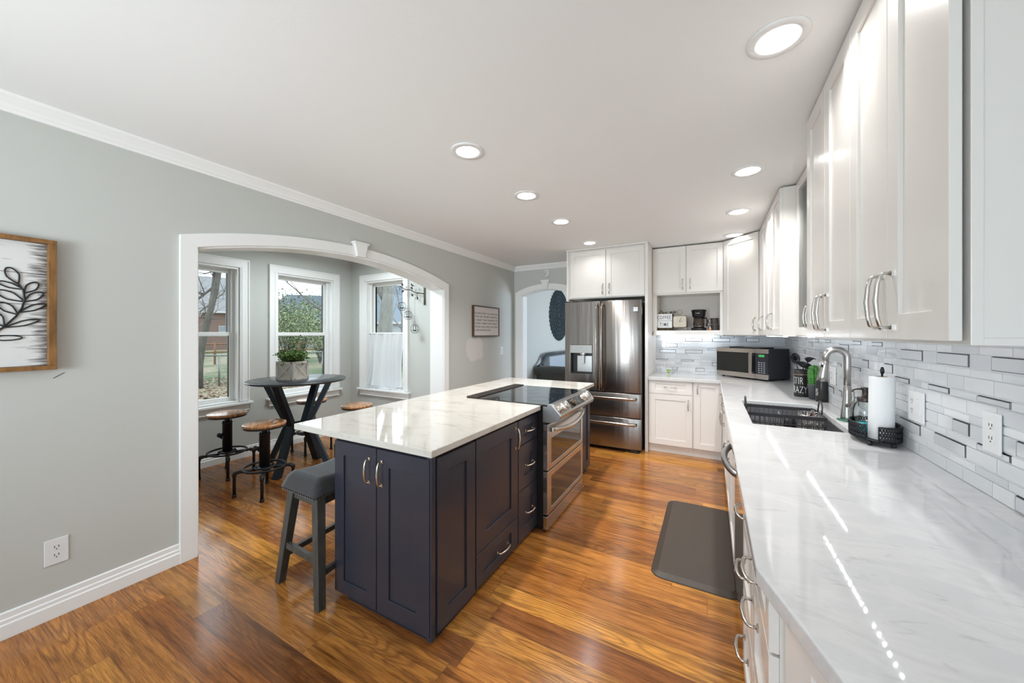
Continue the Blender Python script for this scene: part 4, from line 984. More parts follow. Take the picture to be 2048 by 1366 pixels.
# anti-fatigue mat
def kmat():
    x0, x1, y0, y1 = -.306, .150, 2.185, 3.262; n = 8; r = .07
    def outl(d):
        P = []
        for cx, cy, a0 in ((x1-r, y1-r, 0), (x0+r, y1-r, PI/2), (x0+r, y0+r, PI), (x1-r, y0+r, 1.5*PI)):
            for i in range(n+1): a = a0+i*PI/2/n; P.append((cx+(r-d)*math.cos(a), cy+(r-d)*math.sin(a)))
        return P
    levels = [(0, .0008), (.004, .005), (.035, .017), (.038, .0185)]
    vs = []; fs = []; k = len(outl(0))
    for d, z in levels: vs += [(x, y, z) for x, y in outl(d)]
    for L in range(len(levels)-1):
        for i in range(k): j = (i+1) % k; fs.append((L*k+i, L*k+j, (L+1)*k+j, (L+1)*k+i))
    fs.append(tuple(range((len(levels)-1)*k, len(levels)*k)))
    return tag(MB().add(vs, fs).obj('floor_mat', M_['mat']), 'brown rubber anti-fatigue mat on the wood floor before the sink', 'floor mat')
kmat()

# ================================================================ left wall decorations
ft = mat('stained_wood_frame', (.24, .115, .035), .5, vary=.35, vscale=12, stretch=(4, 4, 1))
bwm = mat('whitewashed_boards', (.72, .72, .71), .7); T = NT(bwm)
tc = T.n('TexCoord'); mp = T.n('Mapping'); mp.inputs['Scale'].default_value = (1, 5, 42); T.l(tc.outputs['Object'], mp.inputs[0]); nz = T.n('TexNoise'); nz.inputs['Scale'].default_value = 2.2; nz.inputs['Detail'].default_value = 5; T.l(mp.outputs[0], nz.inputs['Vector'])
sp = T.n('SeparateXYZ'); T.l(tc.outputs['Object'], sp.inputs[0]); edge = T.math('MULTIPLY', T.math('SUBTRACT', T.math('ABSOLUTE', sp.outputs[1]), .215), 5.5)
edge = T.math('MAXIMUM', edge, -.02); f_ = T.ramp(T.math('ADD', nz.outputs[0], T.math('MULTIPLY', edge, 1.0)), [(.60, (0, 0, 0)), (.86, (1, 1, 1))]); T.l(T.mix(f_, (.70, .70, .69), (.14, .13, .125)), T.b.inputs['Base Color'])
YC, ZC, HW, HH = .178, 1.508, .305, .308
r = thing('framed_wall_art', 'white plank wall art with black leafy branch in brown wood frame', 'wall art', (XL+.01, YC, ZC))
mb = MB()
for x0, x1, z0, z1 in ((-HW, -HW+.026, -HH+.02, HH-.02), (HW-.026, HW, -HH+.02, HH-.02), (-HW, HW, -HH, -HH+.02), (-HW, HW, HH-.02, HH)): mb.box(XL+.002, XL+.042, YC+x0, YC+x1, ZC+z0, ZC+z1)
mb.obj('frame', ft, r, bevel=.002)
mb = MB(); nb = 4; H_ = (2*HH-.04)/nb
for i in range(nb): mb.box(XL+.004, XL+.016, YC-HW+.02, YC+HW-.02, ZC-HH+.02+i*H_+.0012, ZC-HH+.02+(i+1)*H_-.0012)
MBk = MB().box(XL+.002, XL+.010, YC-HW+.02, YC+HW-.02, ZC-HH+.02, ZC+HH-.02); MBk.obj('backing', M_['darkgap'], r)
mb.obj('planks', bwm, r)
mb = MB(); X0 = XL+.020
def lp(y, z): return (X0, y, z)
def wleaf(y, z, ang, L, w):
    P = []
    for i in range(17):
        t = i/16; s = math.sin(PI*t); a = L*(1-math.cos(PI*t*1))/2*1.0
        P.append(0)
    pts = []
    for i in range(20):
        th = 2*PI*i/20; u = L/2*(1-math.cos(th)); v = w/2*math.sin(th)*(1 if u > 0 else 1)*(.35+.65*min(1, u/(L*.5)))
        pts.append(lp(y+u*math.cos(ang)-v*math.sin(ang), z+u*math.sin(ang)+v*math.cos(ang)))
    mb.tube(pts, .0028, 6, closed=True)
stem = [(.372, 1.605), (.388, 1.57), (.392, 1.53), (.385, 1.49), (.368, 1.45), (.335, 1.40), (.29, 1.355), (.22, 1.315), (.13, 1.29), (.05, 1.30), (-.02, 1.34)]
mb.tube([lp(*p) for p in stem], .0038, 6)
for (y, z, d, L, w) in ((.374, 1.60, 112, .075, .036), (.388, 1.575, 158, .075, .022), (.392, 1.56, 55, .062, .032), (.390, 1.52, 150, .085, .034), (.392, 1.52, 42, .068, .03), (.372, 1.46, 135, .07, .032), (.378, 1.47, 30, .085, .024), (.335, 1.405, 118, .075, .036), (.34, 1.40, 22, .10, .022), (.275, 1.345, 110, .075, .036), (.285, 1.35, 2, .10, .022), (.20, 1.31, 100, .075, .034), (.2, 1.31, -18, .09, .022), (.12, 1.29, 80, .07, .034), (.1, 1.29, -35, .08, .024)):
    wleaf(y, z, math.radians(d), L, w)
mb.obj('metal_branch', M_['black'], r)

# text sign
r = thing('text_sign', 'white framed sign with six lines of black text on the grey wall', 'sign', (XL+.02, 4.32, 1.53))
y0, y1, z0, z1 = 3.99, 4.655, 1.335, 1.755; fm = mat('walnut_sign_frame', (.085, .042, .022), .45)
mb = MB()
for a0_, a1_, b0_, b1_ in ((y0, y0+.014, z0, z1), (y1-.014, y1, z0, z1), (y0+.014, y1-.014, z0, z0+.014), (y0+.014, y1-.014, z1-.014, z1)): mb.box(XL+.001, XL+.034, a0_, a1_, b0_, b1_)
mb.obj('frame', fm, r)
MB().box(XL+.001, XL+.024, y0+.014, y1-.014, z0+.014, z1-.014).obj('panel', mat('blush_white_panel', (.68, .63, .61), .7), r)
lines = ['ALWAYS PRAY TO HAVE EYES', 'THAT SEE THE BEST IN PEOPLE,', 'A HEART THAT FORGIVES THE', 'WORST, A MIND THAT FORGETS', 'THE BAD, AND A SOUL THAT NEVER', 'LOSES FAITH IN GOD.']
mb = MB()
for i, tx in enumerate(lines):
    k = text_mb(tx, .036, Matrix(), .0004); wx = max(v[0] for v in k.v); target = .585 if i < 5 else .40
    k2 = MB(frame((XL+.0245, y0+.04, z1-.115-i*.046), (0, 1, 0), (0, 0, 1), (1, 0, 0))); k2.add([(v[0]*target/wx, v[1], v[2]) for v in k.v], k.f); mb.add(k2.v, k2.f)
mb.obj('lettering', mat('sign_ink', (.10, .09, .09), .7), r)

# wall hanging with lanterns in the nook
r = thing('lantern_wall_hanging', 'dark metal branch bracket with bird, leaves and three hanging wire lanterns', 'wall decoration', (-3.16, NY, 1.85))
IM = mat('aged_bronze_metal', (.045, .038, .032), .45, .7)
LX = -3.158; YW = NY-.012; mb = MB()
mb.tube([(LX, NY-.008, 1.735), (LX, NY-.008, 1.985)], .014, 8, flat=.6); mb.obj('wall_bar', mat('bark_bronze', (.11, .085, .055), .6), r)
def bp(x, z, y=3.40): return (x, y, z)
br = [(LX, NY-.02, 1.875), (LX-.03, 3.45, 1.878), bp(-3.24, 1.885, 3.42), bp(-3.28, 1.905), bp(-3.32, 1.925), bp(-3.37, 1.928), bp(-3.42, 1.94), bp(-3.46, 1.965), bp(-3.49, 1.98), bp(-3.52, 1.975)]
mb = MB(); mb.tube(br, [.0055]*5+[.005, .005, .0045, .004, .003], 8)
mb.tube([bp(-3.20, 1.878), bp(-3.205, 1.845), bp(-3.225, 1.825), bp(-3.24, 1.815), bp(-3.228, 1.80)], .003, 6); mb.tube([bp(-3.47, 1.97), bp(-3.50, 1.955), bp(-3.51, 1.93)], .003, 6)
for (x, z) in ((-3.22, 1.885), (-3.38, 1.93)): mb.tube([bp(x, z), bp(x-.01, z+.03), bp(x-.03, z+.05)], .002, 5); mb.tube([bp(x-.005, z+.02), bp(x+.008, z+.05)], .002, 5)
mb.tube([bp(-3.285, 1.905), bp(-3.29, 1.975)], .002, 5)
mb.obj('branch', IM, r)
mb = MB(); random.seed(3)
for (x, z, d) in ((-3.44, 1.985, 130), (-3.46, 1.90, 40), (-3.275, 1.935, 150), (-3.27, 1.84, 130), (-3.195, 1.835, 265)):
    a = math.radians(d); L, w = .042, .024; P = [bp(x, z, 3.397)]; n = 9
    pts = []
    for i in range(16):
        th = 2*PI*i/16; u = L/2*(1-math.cos(th)); v = w/2*math.sin(th); pts.append((x+u*math.cos(a)-v*math.sin(a), z+u*math.sin(a)+v*math.cos(a)))
    mb.prism(pts, 3.396, 3.399, 'y')
mb.obj('leaf', IM, r)
mb = MB(); mb.prism([(-3.305, 2.0), (-3.298, 2.004), (-3.29, 1.998), (-3.283, 1.985), (-3.262, 1.976), (-3.245, 1.972), (-3.262, 1.968), (-3.285, 1.966), (-3.297, 1.975), (-3.30, 1.99)], 3.392, 3.404, 'y'); mb.obj('bird', IM, r, bevel=.002)
def lantern(x, ztop, zc):
    R = .056; l = MB(); y = 3.40
    for k in range(6):
        a = k*PI/6; l.tube([(x+R*math.sin(t)*math.cos(a), y+R*math.sin(t)*math.sin(a), zc+R*math.cos(t)) for t in [.55+(2*PI-1.1)*i/22 for i in range(23)]], .0014, 4)
    l.ring((x, y, zc+R*.85), R*.52, .002, 20, 5); l.ring((x, y, zc-R*.35), R*.94, .0014, 24, 4)
    l.tube([(x-.017, y, zc+R*.87), (x-.014, y, zc+R*1.3), (x, y, zc+R*1.75), (x+.014, y, zc+R*1.3), (x+.017, y, zc+R*.87)], .0016, 5)
    z = zc+R*1.75; i = 0
    while z < ztop:
        l.tube([(x+.0012*((i % 2)*2-1), y, z), (x-.0012*((i % 2)*2-1), y, z+.008)], .0013, 4); z += .007; i += 1
    o = l.obj('lantern', IM, r)
    MB().lathe([(.0005, zc-R*.5), (.02, zc-R*.5), (.02, zc-R*.28), (.0005, zc-R*.28)], (x, y, 0), 14).obj('tealight_cup', M_['black'], o)
    MB().lathe([(.018, zc-R*.3), (.019, zc+R*.55)], (x, y, 0), 16).obj('glass_cup', M_['clear'], o)
lantern(-3.462, 1.965, 1.722); lantern(-3.362, 1.925, 1.606); lantern(-3.245, 1.80, 1.434)

# ================================================================ living room beyond the arch
r = thing('wall_medallion', 'large round dark carved medallion on the wall beyond the arch', 'wall art', (-2.9, 7.42, 1.775))
mb = MB(); R = .56; c = (-2.9, 7.42, 1.775); random.seed(9)
def disc(Rr, x0, x1, n=96, wav=0, k=24): mb.prism([(c[1]+(Rr+wav*abs(math.sin(k*t/2)))*math.cos(t), c[2]+(Rr+wav*abs(math.sin(k*t/2)))*math.sin(t)) for t in [2*PI*i/n for i in range(n)]], x0, x1, 'x')
disc(R-.04, c[0]+.001, c[0]+.014, 144, .04, 36)
for rr, n, s in ((.52, 48, .022), (.44, 40, .026), (.35, 30, .03), (.26, 22, .03), (.17, 14, .032), (.08, 8, .026)):
    for i in range(n):
        t = 2*PI*i/n; mb.M = Matrix.Translation((c[0]+.014, c[1]+rr*math.cos(t), c[2]+rr*math.sin(t))) @ Matrix.Rotation(t, 4, 'X')
        mb.lathe([(s*.25, .0), (s*.3, .016), (s*.9, .016), (s, 0)], (0, 0, 0), 8, ax='x', sm=False)
mb.M = None
for rr in (.48, .395, .305, .215, .12): mb.M = Matrix.Translation((c[0]+.016, c[1], c[2])) @ Matrix.Rotation(PI/2, 4, 'Y'); mb.ring((0, 0, 0), rr, .008, 60, 6)
mb.M = None; mb.obj('carved_disc', mat('dark_slate_carving', (.028, .045, .055), .5, bump=.8, bscale=45, bdist=.01, vary=.6, vscale=35), r)
so = thing('sofa', 'charcoal sofa with rolled arm and dark blue carved back rail beyond the arch', 'sofa', (-2.4, 7.1, 0))
SF = mat('charcoal_sofa_fabric', (.045, .046, .042), .8, sheen=.3, bump=.3, bscale=150); SB = mat('blue_grey_sofa_back', (.40, .45, .50), .4); SR = mat('dark_blue_wood_rail', (.015, .022, .035), .3, coat=.5)
MB().box(-2.84, -2.02, 6.12, 8.2, .12, .42).obj('base', SF, so, bevel=.02)
MB().box(-2.70, -2.0, 6.28, 8.04, .42, .56).obj('seat_cushion', SF, so, bevel=.04, seg=3)
for y in (6.19, 8.13):
    mb = MB(); mb.box(-2.84, -2.03, y-.07, y+.07, .12, .64); mb.tube([(-2.86, y, .69), (-2.0, y, .69)], .095, 20); mb.obj('arm', SF, so)
mb = MB(); mb.box(-2.87, -2.72, 6.50, 8.06, .4, .93); mb.obj('back', SB, so, bevel=.02)
mb = MB(); mb.tube([(-2.80, 6.14, .77), (-2.80, 6.22, .79), (-2.80, 6.34, .85), (-2.80, 6.42, .93), (-2.79, 6.50, .97), (-2.79, 6.7, .98), (-2.79, 7.9, .98)], [.024, .024, .026, .030, .034, .034, .034], 14); mb.obj('back_rail', SR, so)
for x, y in ((-2.78, 6.17), (-2.08, 6.17), (-2.78, 8.15), (-2.08, 8.15)): MB().lathe([(.022, 0), (.03, .05), (.035, .12)], (x, y, 0), 12).obj('foot', SR, so)

# ================================================================ coffee shelf
SZ = 1.412; SYF = 4.93
r = thing('letter_board', 'small white sign board reading coffee time on the open shelf', 'sign', (-.52, SYF, SZ))
MB().box(-.618, -.408, SYF+.004, SYF+.05, SZ+.002, 1.622).obj('box', mat('dark_stained_box', (.05, .025, .014), .6), r)
MB().box(-.612, -.424, SYF-.004, SYF+.004, 1.447, 1.532).obj('panel', M_['white'], r); MB().box(-.612, -.424, SYF-.004, SYF+.004, 1.536, 1.620).obj('panel', M_['white'], r)
mb = text_mb('COFFEE', .062, frame((-.518, SYF-.0045, 1.556), (1, 0, 0), (0, 0, 1), (0, -1, 0)), .0005, 'CENTER', 1.25, .62, bold=.0004)
k = text_mb('TIME', .062, frame((-.516, SYF-.0045, 1.467), (1, 0, 0), (0, 0, 1), (0, -1, 0)), .0005, 'CENTER', 1.35, .62, bold=.0004); mb.M = None; mb.add(k.v, k.f)
mb.obj('lettering', mat('letter_black', (.03, .03, .03), .5), r)
r = thing('twig_garland', 'dry brown leaf garland trailing over the left end of the coffee shelf', 'garland', (-.58, 4.96, SZ))
random.seed(21); tw = MB(); lf = MB()
def twig(p, d, L, n):
    P = [Vector(p)]; d = Vector(d).normalized()
    for i in range(6): d = (d+Vector((random.uniform(-.2, .2), random.uniform(-.05, .05), random.uniform(-.2, .1)))).normalized(); P.append(P[-1]+d*L/6)
    tw.tube(P, .0013, 4)
    for i in range(n): leaf(lf, P[random.randint(1, 6)], (random.uniform(-1, 1), -.3, random.uniform(-1, .6)), .024, .007)
for i in range(5): twig((-.613, 4.876-.004*i, SZ+.010), (-.45-.05*i, -.6, -.8), .10, 3)
for i in range(12): twig((-.60+.018*i, SYF+.03, 1.628), (random.uniform(-1, 1), .1, .4), .05, 5)
for i in range(10): twig((-.60+.012*i, SYF-.025, SZ+.006), (random.uniform(-1, 1), -.1, .2), .04, 4)
tw.obj('twigs', mat('twig_brown', (.10, .07, .04), .8), r); lf.obj('leaves', mat('dry_leaf', (.16, .14, .07), .7), r)
# clock
r = thing('shelf_clock', 'square vintage clock with ring handle on the coffee shelf', 'clock', (-.337, SYF, SZ))
cx = -.337; CB = mat('aged_brass_grey', (.17, .145, .11), .4, .6)
def rrect(cx, cz, hw, hh, rr, n=6):
    P = []
    for sx, sz, a0 in ((1, 1, 0), (-1, 1, PI/2), (-1, -1, PI), (1, -1, 1.5*PI)):
        for i in range(n+1): a = a0+i*PI/2/n; P.append((cx+sx*(hw-rr)+rr*math.cos(a), cz+sz*(hh-rr)+rr*math.sin(a)))
    return P
cz = 1.522
MB().prism(rrect(cx, cz, .080, .076, .026), SYF-.01, SYF+.04, 'y').obj('case', CB, r, bevel=.003)
MB().prism(rrect(cx, cz, .070, .066, .02), SYF-.013, SYF-.0095, 'y').obj('dial', mat('cream_dial', (.62, .58, .48), .5, vary=.1, vscale=12), r)
def bar(mb, x0, z0, x1, z1, w, y=SYF-.0155):
    d = Vector((x1-x0, z1-z0)).normalized(); n = Vector((-d.y, d.x))*w/2; mb.prism([(x0-n.x, z0-n.y), (x1-n.x, z1-n.y), (x1+n.x, z1+n.y), (x0+n.x, z0+n.y)], y, y+.001, 'y')
mb = MB(); bar(mb, cx-.004, cz-.008, cx+.016, cz+.05, .004); bar(mb, cx, cz, cx+.034, cz+.001, .003); mb.obj('hands', M_['black'], r)
mb = MB()
for i in range(12): a = i*PI/6; bar(mb, cx+.052*math.cos(a), cz+.052*math.sin(a), cx+.058*math.cos(a), cz+.058*math.sin(a), .0018, SYF-.0142)
mb.obj('hour_marks', mat('faded_ink', (.25, .22, .18), .6), r)
mb = MB(); mb.M = Matrix.Translation((cx, SYF+.015, 1.638)) @ Matrix.Rotation(PI/2, 4, 'X'); mb.ring((0, 0, 0), .028, .0022, 28, 6); mb.M = None
mb.prism([(cx-.018, 1.597), (cx+.018, 1.597), (cx+.005, 1.618), (cx-.005, 1.618)], SYF+.008, SYF+.022, 'y')
mb.obj('ring_handle', CB, r)
mb = MB()
for sx in (-1, 1): mb.tube([(cx+sx*.082, SYF+.015, 1.53), (cx+sx*.084, SYF+.015, SZ+.003), (cx+sx*.05, SYF-.02, SZ+.003), (cx+sx*.02, SYF+.015, SZ+.03), (cx, SYF+.015, SZ+.034)], .0028, 6)
mb.obj('stand', CB, r)
# coffee maker
r = thing('coffee_maker', 'black drip coffee maker with glass carafe on the open shelf', 'coffee maker', (-.13, SYF, SZ))
cx, cy = -.130, 4.965
MB().lathe([(.0005, SZ), (.082, SZ), (.085, SZ+.008), (.082, SZ+.03), (.062, SZ+.034), (.0005, SZ+.034)], (cx, cy, 0), 32, sy=1.1).obj('base', BK, r)
mb = MB(); mb.box(cx-.06, cx+.06, cy+.055, cy+.105, SZ+.01, SZ+.17); mb.obj('rear_column', BK, r, bevel=.01, seg=3)
MB().lathe([(.0005, SZ+.163), (.066, SZ+.163), (.07, SZ+.17), (.078, SZ+.232), (.084, SZ+.24), (.084, SZ+.247), (.06, SZ+.254), (.0005, SZ+.256)], (cx, cy+.01, 0), 36, sy=1.1).obj('brew_head', BK, r)
ca = MB().lathe([(.045, SZ+.036), (.060, SZ+.045), (.064, SZ+.08), (.056, SZ+.125), (.045, SZ+.15)], (cx, cy, 0), 28).obj('carafe', mat('smoked_carafe_glass', (.055, .040, .030), .05, .1), r)
MB().lathe([(.0005, SZ+.146), (.05, SZ+.146), (.05, SZ+.160), (.0005, SZ+.162)], (cx, cy, 0), 28).obj('lid', BK, ca)
MB().tube([(cx+.045, cy-.02, SZ+.15), (cx+.085, cy-.04, SZ+.148), (cx+.092, cy-.04, SZ+.10), (cx+.085, cy-.035, SZ+.05)], .009, 8, flat=.7).obj('handle', BK, ca)
MB().ring((cx, cy, SZ+.05), .0625, .003, 28, 6).obj('band', mat('chrome_band', (.7, .7, .7), .15, 1), ca)
k = text_mb('Mr. Coffee', .012, frame((cx-.012, cy-.0755, SZ+.203), (1, 0, 0), (0, .08, 1), (0, -1, 0)), .0006, 'CENTER', 1, .8, bold=.0003, fn=lambda x, y, z: (x, y, z-x*x*6)); k.obj('lettering', M_['white'], r)
# mugs
mm = mat('charcoal_ribbed_mug', (.05, .045, .042), .45)
def mug(x, y, z, R, label, ha):
    o = MB(); pr = []
    n = 48; prof = [(R*.96, z), (R, z+.005), (R, z+.068), (R*.96, z+.07), (R*.90, z+.068), (R*.88, z+.008), (.0005, z+.007)]
    vs = []; fs = []; k = len(prof)
    for j in range(n):
        a = 2*PI*j/n
        for i, (rr, zz) in enumerate(prof): rr2 = rr*(.985 if (j % 2 and i in (1, 2)) else 1); vs.append((x+rr2*math.cos(a), y+rr2*math.sin(a), zz))
    for j in range(n): j2 = (j+1) % n; fs += [(j*k+i, j2*k+i, j2*k+i+1, j*k+i+1) for i in range(k-1)]
    fs.append(tuple(j*k for j in range(n))[::-1]); o.add(vs, fs, 0)
    b = tag(o.obj('mug', mm), label, 'mug', 'dark mugs on the coffee shelf')
    c, s = math.cos(ha), math.sin(ha); MB().tube([(x+c*(R-.003+d), y+s*(R-.003+d), z+h) for d, h in ((0, .058), (.016, .062), (.028, .05), (.028, .03), (.016, .012), (0, .010))], .0042, 8).obj('handle', mm, b)
mug(.040, 4.94, SZ+.0005, .043, 'dark ribbed mug, bottom one of the stack on the coffee shelf', PI*1.05)
mug(.038, 4.94, SZ+.0755, .041, 'dark ribbed mug, top one of the stack on the coffee shelf', PI)
r = thing('gnome_figurine', 'tiny orange pointed figurine in front of the stacked mugs', 'figurine', (-.008, 4.885, SZ))
MB().lathe([(.0005, SZ), (.012, SZ), (.014, SZ+.01), (.010, SZ+.02), (.0005, SZ+.022)], (-.008, 4.885, 0), 14).obj('body', mat('orange_felt', (.75, .25, .06), .8), r)
MB().lathe([(.012, SZ+.018), (.006, SZ+.032), (.0005, SZ+.045)], (-.008, 4.885, 0), 14).obj('hat', mat('pale_felt', (.8, .6, .5), .8), r)

# ================================================================ right counter things
# fruit basket
r = thing('fruit_basket', 'white wire fruit basket with tall banana hook by the fridge panel', 'basket', (-.49, 4.93, CT))
ww = mat('white_wire', (.80, .80, .80), .3); mb = MB(); c = (-.49, 4.93); z0 = CT
mb.ring((c[0], c[1], z0+.004), .07, .0025, 30, 6)
for zz, rr in ((.03, .085), (.075, .115), (.13, .135), (.155, .138)): mb.ring((c[0], c[1], z0+zz), rr, .0022 if zz < .15 else .003, 40, 5)
for i in range(20):
    a = 2*PI*i/20; mb.tube([(c[0]+rr*math.cos(a), c[1]+rr*math.sin(a), z0+zz) for zz, rr in ((.004, .07), (.03, .085), (.075, .115), (.13, .135), (.155, .138))], .0014, 4)
mb.obj('wire_bowl', ww, r)
MB().tube([(c[0]-.02, c[1]+.138, z0+.02), (c[0]-.02, c[1]+.14, z0+.22), (c[0]-.016, c[1]+.13, z0+.36), (c[0], c[1]+.08, z0+.395), (c[0]+.012, c[1]+.05, z0+.37)], .003, 6).obj('banana_hook', ww, r)
tag(MB().lathe([(.0005, CT+.0075), (.014, CT+.010), (.023, CT+.022), (.025, CT+.034), (.020, CT+.048), (.010, CT+.056), (.0005, CT+.058)], (-.462, 4.905, 0), 20).obj('lime', mat('lime_green', (.30, .45, .06), .4)), 'small green lime lying in the white wire basket', 'lime')
# microwave, set diagonally in the corner
A, B = Vector((.060, 4.960, 0)), Vector((.515, 4.560, 0)); U = (B-A).normalized(); N = Vector((U.y, -U.x, 0)); w = (B-A).length; zb, zt_ = CT+.018, CT+.335; h = zt_-zb
mw = thing('microwave', 'stainless and black countertop microwave set diagonally in the corner', 'microwave', tuple((A+B)/2-N*.16+Vector((0, 0, CT))))
MF = frame((A.x, A.y, zb), U, (0, 0, 1), N); NB = mat('blue_black_casing', (.018, .020, .028), .3)
MB(MF).box(.004, w-.004, 0, h, -.335, -.02).obj('casing', NB, mw, bevel=.004)
SM = mat('microwave_steel', (.50, .46, .42), .25, 1, bump=.15, bscale=14, bdist=.0004, stretch=(1, 1, 50))
dwid = w*.78
mb = MB(MF); mb.box(0, w, 0, .052, -.02, 0); mb.box(0, w, h-.045, h, -.02, 0); o = mb.obj('front_trim', SM, mw, bevel=.002)
MB(MF).box(0, dwid, .052, h-.045, -.02, -.002).obj('door_glass', mat('microwave_glass', (.010, .011, .010), .06), mw)
MB(MF).box(dwid+.001, w, .052, h-.045, -.02, -.003).obj('control_panel', NB, mw)
MB(MF).box(dwid-.001, dwid+.001, 0, h, -.01, .0005).obj('door_gap', M_['darkgap'], mw)
MB(MF).box(dwid+.035, dwid+.095, h-.083, h-.060, -.003, -.002).obj('display', mat('green_display', (.01, .05, .02), .3, emit=(.1, .6, .15), es=.6), mw)
mb = MB(MF)
for i in range(3):
    for j in range(6): mb.box(dwid+.030+i*.028, dwid+.046+i*.028, .066+j*.021, .073+j*.021, -.003, -.0018)
mb.obj('buttons', mat('button_print', (.45, .47, .50), .5), mw)
hx = dwid-.038
mb = MB(MF); mb.prism([(hx-.012, .062), (hx+.012, .048), (hx+.020, .060), (hx+.020, h-.052), (hx+.010, h-.036), (hx-.014, h-.056)], .022, .036, 'z'); mb.box(hx-.006, hx+.010, .055, .075, -.003, .024); mb.box(hx-.006, hx+.010, h-.075, h-.055, -.003, .024)
mb.obj('handle', mat('pale_steel_handle', (.66, .60, .54), .2, 1), mw, bevel=.003)
mb = MB(MF)
for a_, c_ in ((.05, -.05), (w-.05, -.05), (.05, -.3), (w-.05, -.3)): mb.tube([(a_, 0, c_), (a_, -.0178, c_)], .012, 12)
mb.obj('foot', BK, mw)
tag(MB(MF).cells([w*.22, w*.24, w*.80, w*.82], [h+.0005, h+.010, h+.014], lambda i, j: not (i == 1 and j == 1), -.25, -.04).obj('flat_tray', M_['black']), 'thin black flat tray lying on top of the microwave', 'tray')
# crock with utensils
c = (.632, 3.635); r = thing('utensil_crock', 'black utensil crock with white hand lettering left of the cactus', 'crock', (c[0], c[1], CT))
CR_ = mat('matte_black_ceramic', (.018, .016, .016), .42)
R = .050
MB().lathe([(.0005, CT), (R*.97, CT), (R, CT+.006), (R, CT+.168), (R*1.03, CT+.172), (R*1.03, CT+.178), (R, CT+.182), (R, CT+.212), (R*.93, CT+.212), (R*.92, CT+.02), (.0005, CT+.02)], (c[0], c[1], 0), 44).obj('pot', CR_, r)
MB().lathe([(R*1.034, CT+.173), (R*1.036, CT+.175), (R*1.034, CT+.1775)], (c[0], c[1], 0), 44).obj('rim_band', mat('copper_edge', (.45, .30, .2), .4, .6), r)
def wrap(R, a0, z0, cx, cy):
    def f(x, y, z): a = a0+x/R; return (cx+(R+.0006+z)*math.cos(a), cy+(R+.0006+z)*math.sin(a), z0+y)
    return f
k = text_mb('STIR', .080, Matrix(), .0003, 'CENTER', 1.05, .50, bold=-.0012, fn=wrap(R, math.radians(-134), CT+.100, *c)); k2 = text_mb('CRAZY', .080, Matrix(), .0003, 'CENTER', 1.05, .50, bold=-.0012, fn=wrap(R, math.radians(-134), CT+.030, *c)); k.add(k2.v, k2.f); k.obj('lettering', M_['white'], r)
ub = mat('black_nylon', (.022, .023, .028), .4)
def utensil(name, label, base, tip, hr, head):
    rt = thing(name, label, 'kitchen utensil', tuple(base), 'utensils in the black crock')
    b, t = Vector(base), Vector(tip); MB().tube([b, b.lerp(t, .7), t], [hr, hr*.9, hr*.8], 8).obj('handle', ub, rt)
    mb = MB(); d = (t-b).normalized(); head(mb, t, d); mb.obj('head', ub, rt, fixn=True)
def spoon(mb, t, d, R1=.030, R2=.040, dd=.012, nrm=(-.35, -.9, .1)):
    n_ = Vector(nrm); n_ = (n_-d*n_.dot(d)).normalized(); s = d.cross(n_); m = t+d*R2*.9; vs = []; fs = []; K = 20
    rings = [(1, 0), (.97, .1), (.6, .75), (.25, .97)]
    for f_, z in rings:
        for i in range(K): a = 2*PI*i/K; vs.append(m+s*R1*f_*math.cos(a)+d*R2*f_*math.sin(a)-n_*dd*z)
    for f_, z in reversed(rings):
        for i in range(K): a = 2*PI*i/K; vs.append(m+s*R1*f_*.93*math.cos(a)+d*R2*f_*.93*math.sin(a)-n_*(dd*z-.002))
    for q_ in range(7): fs += [(q_*K+i, q_*K+(i+1) % K, (q_+1)*K+(i+1) % K, (q_+1)*K+i) for i in range(K)]
    fs += [tuple(range(3*K, 4*K)), tuple(range(4*K, 5*K))]; mb.add(vs, fs, 0, True)
utensil('spoon', 'black nylon spoon leaning left in the crock', (c[0]+.006, c[1], CT+.022), (c[0]-.034, c[1]+.01, CT+.275), .004, lambda mb, t, d: spoon(mb, t-d*.015, d, .030, .044, .012, (-.1, -1, .2)))
utensil('ladle', 'black ladle with wide bowl in the middle of the crock', (c[0]+.012, c[1]-.01, CT+.022), (c[0]+.004, c[1]-.030, CT+.255), .0045, lambda mb, t, d: spoon(mb, t+Vector((-.036, 0, .012)), Vector((.9, .1, -.22)).normalized(), .036, .052, .024, (.1, -.55, .9)))
def claw(mb, t, d):
    for i in range(9): a = (i-4)*.17; p = t+Vector((math.sin(a)*.004, 0, 0)); e = p+Vector((math.sin(a)*.045+.008, -.01, .038*math.cos(a))); mb.tube([p, p.lerp(e, .6)+Vector((0, -.004, 0)), e, e+Vector((.004, -.012, -.008))], .0032, 6)
    mb.ball(tuple(t+Vector((.004, 0, .015))), .018, 12, sy=.5)
utensil('pasta_server', 'black toothed pasta server leaning right in the crock', (c[0]+.02, c[1]+.01, CT+.022), (c[0]+.038, c[1]+.0, CT+.275), .004, claw)
utensil('turner', 'black flat turner low at the right side of the crock', (c[0]+.015, c[1]+.02, CT+.022), (c[0]+.036, c[1]-.012, CT+.215), .004, lambda mb, t, d: spoon(mb, t-d*.01, d, .022, .03, .004))
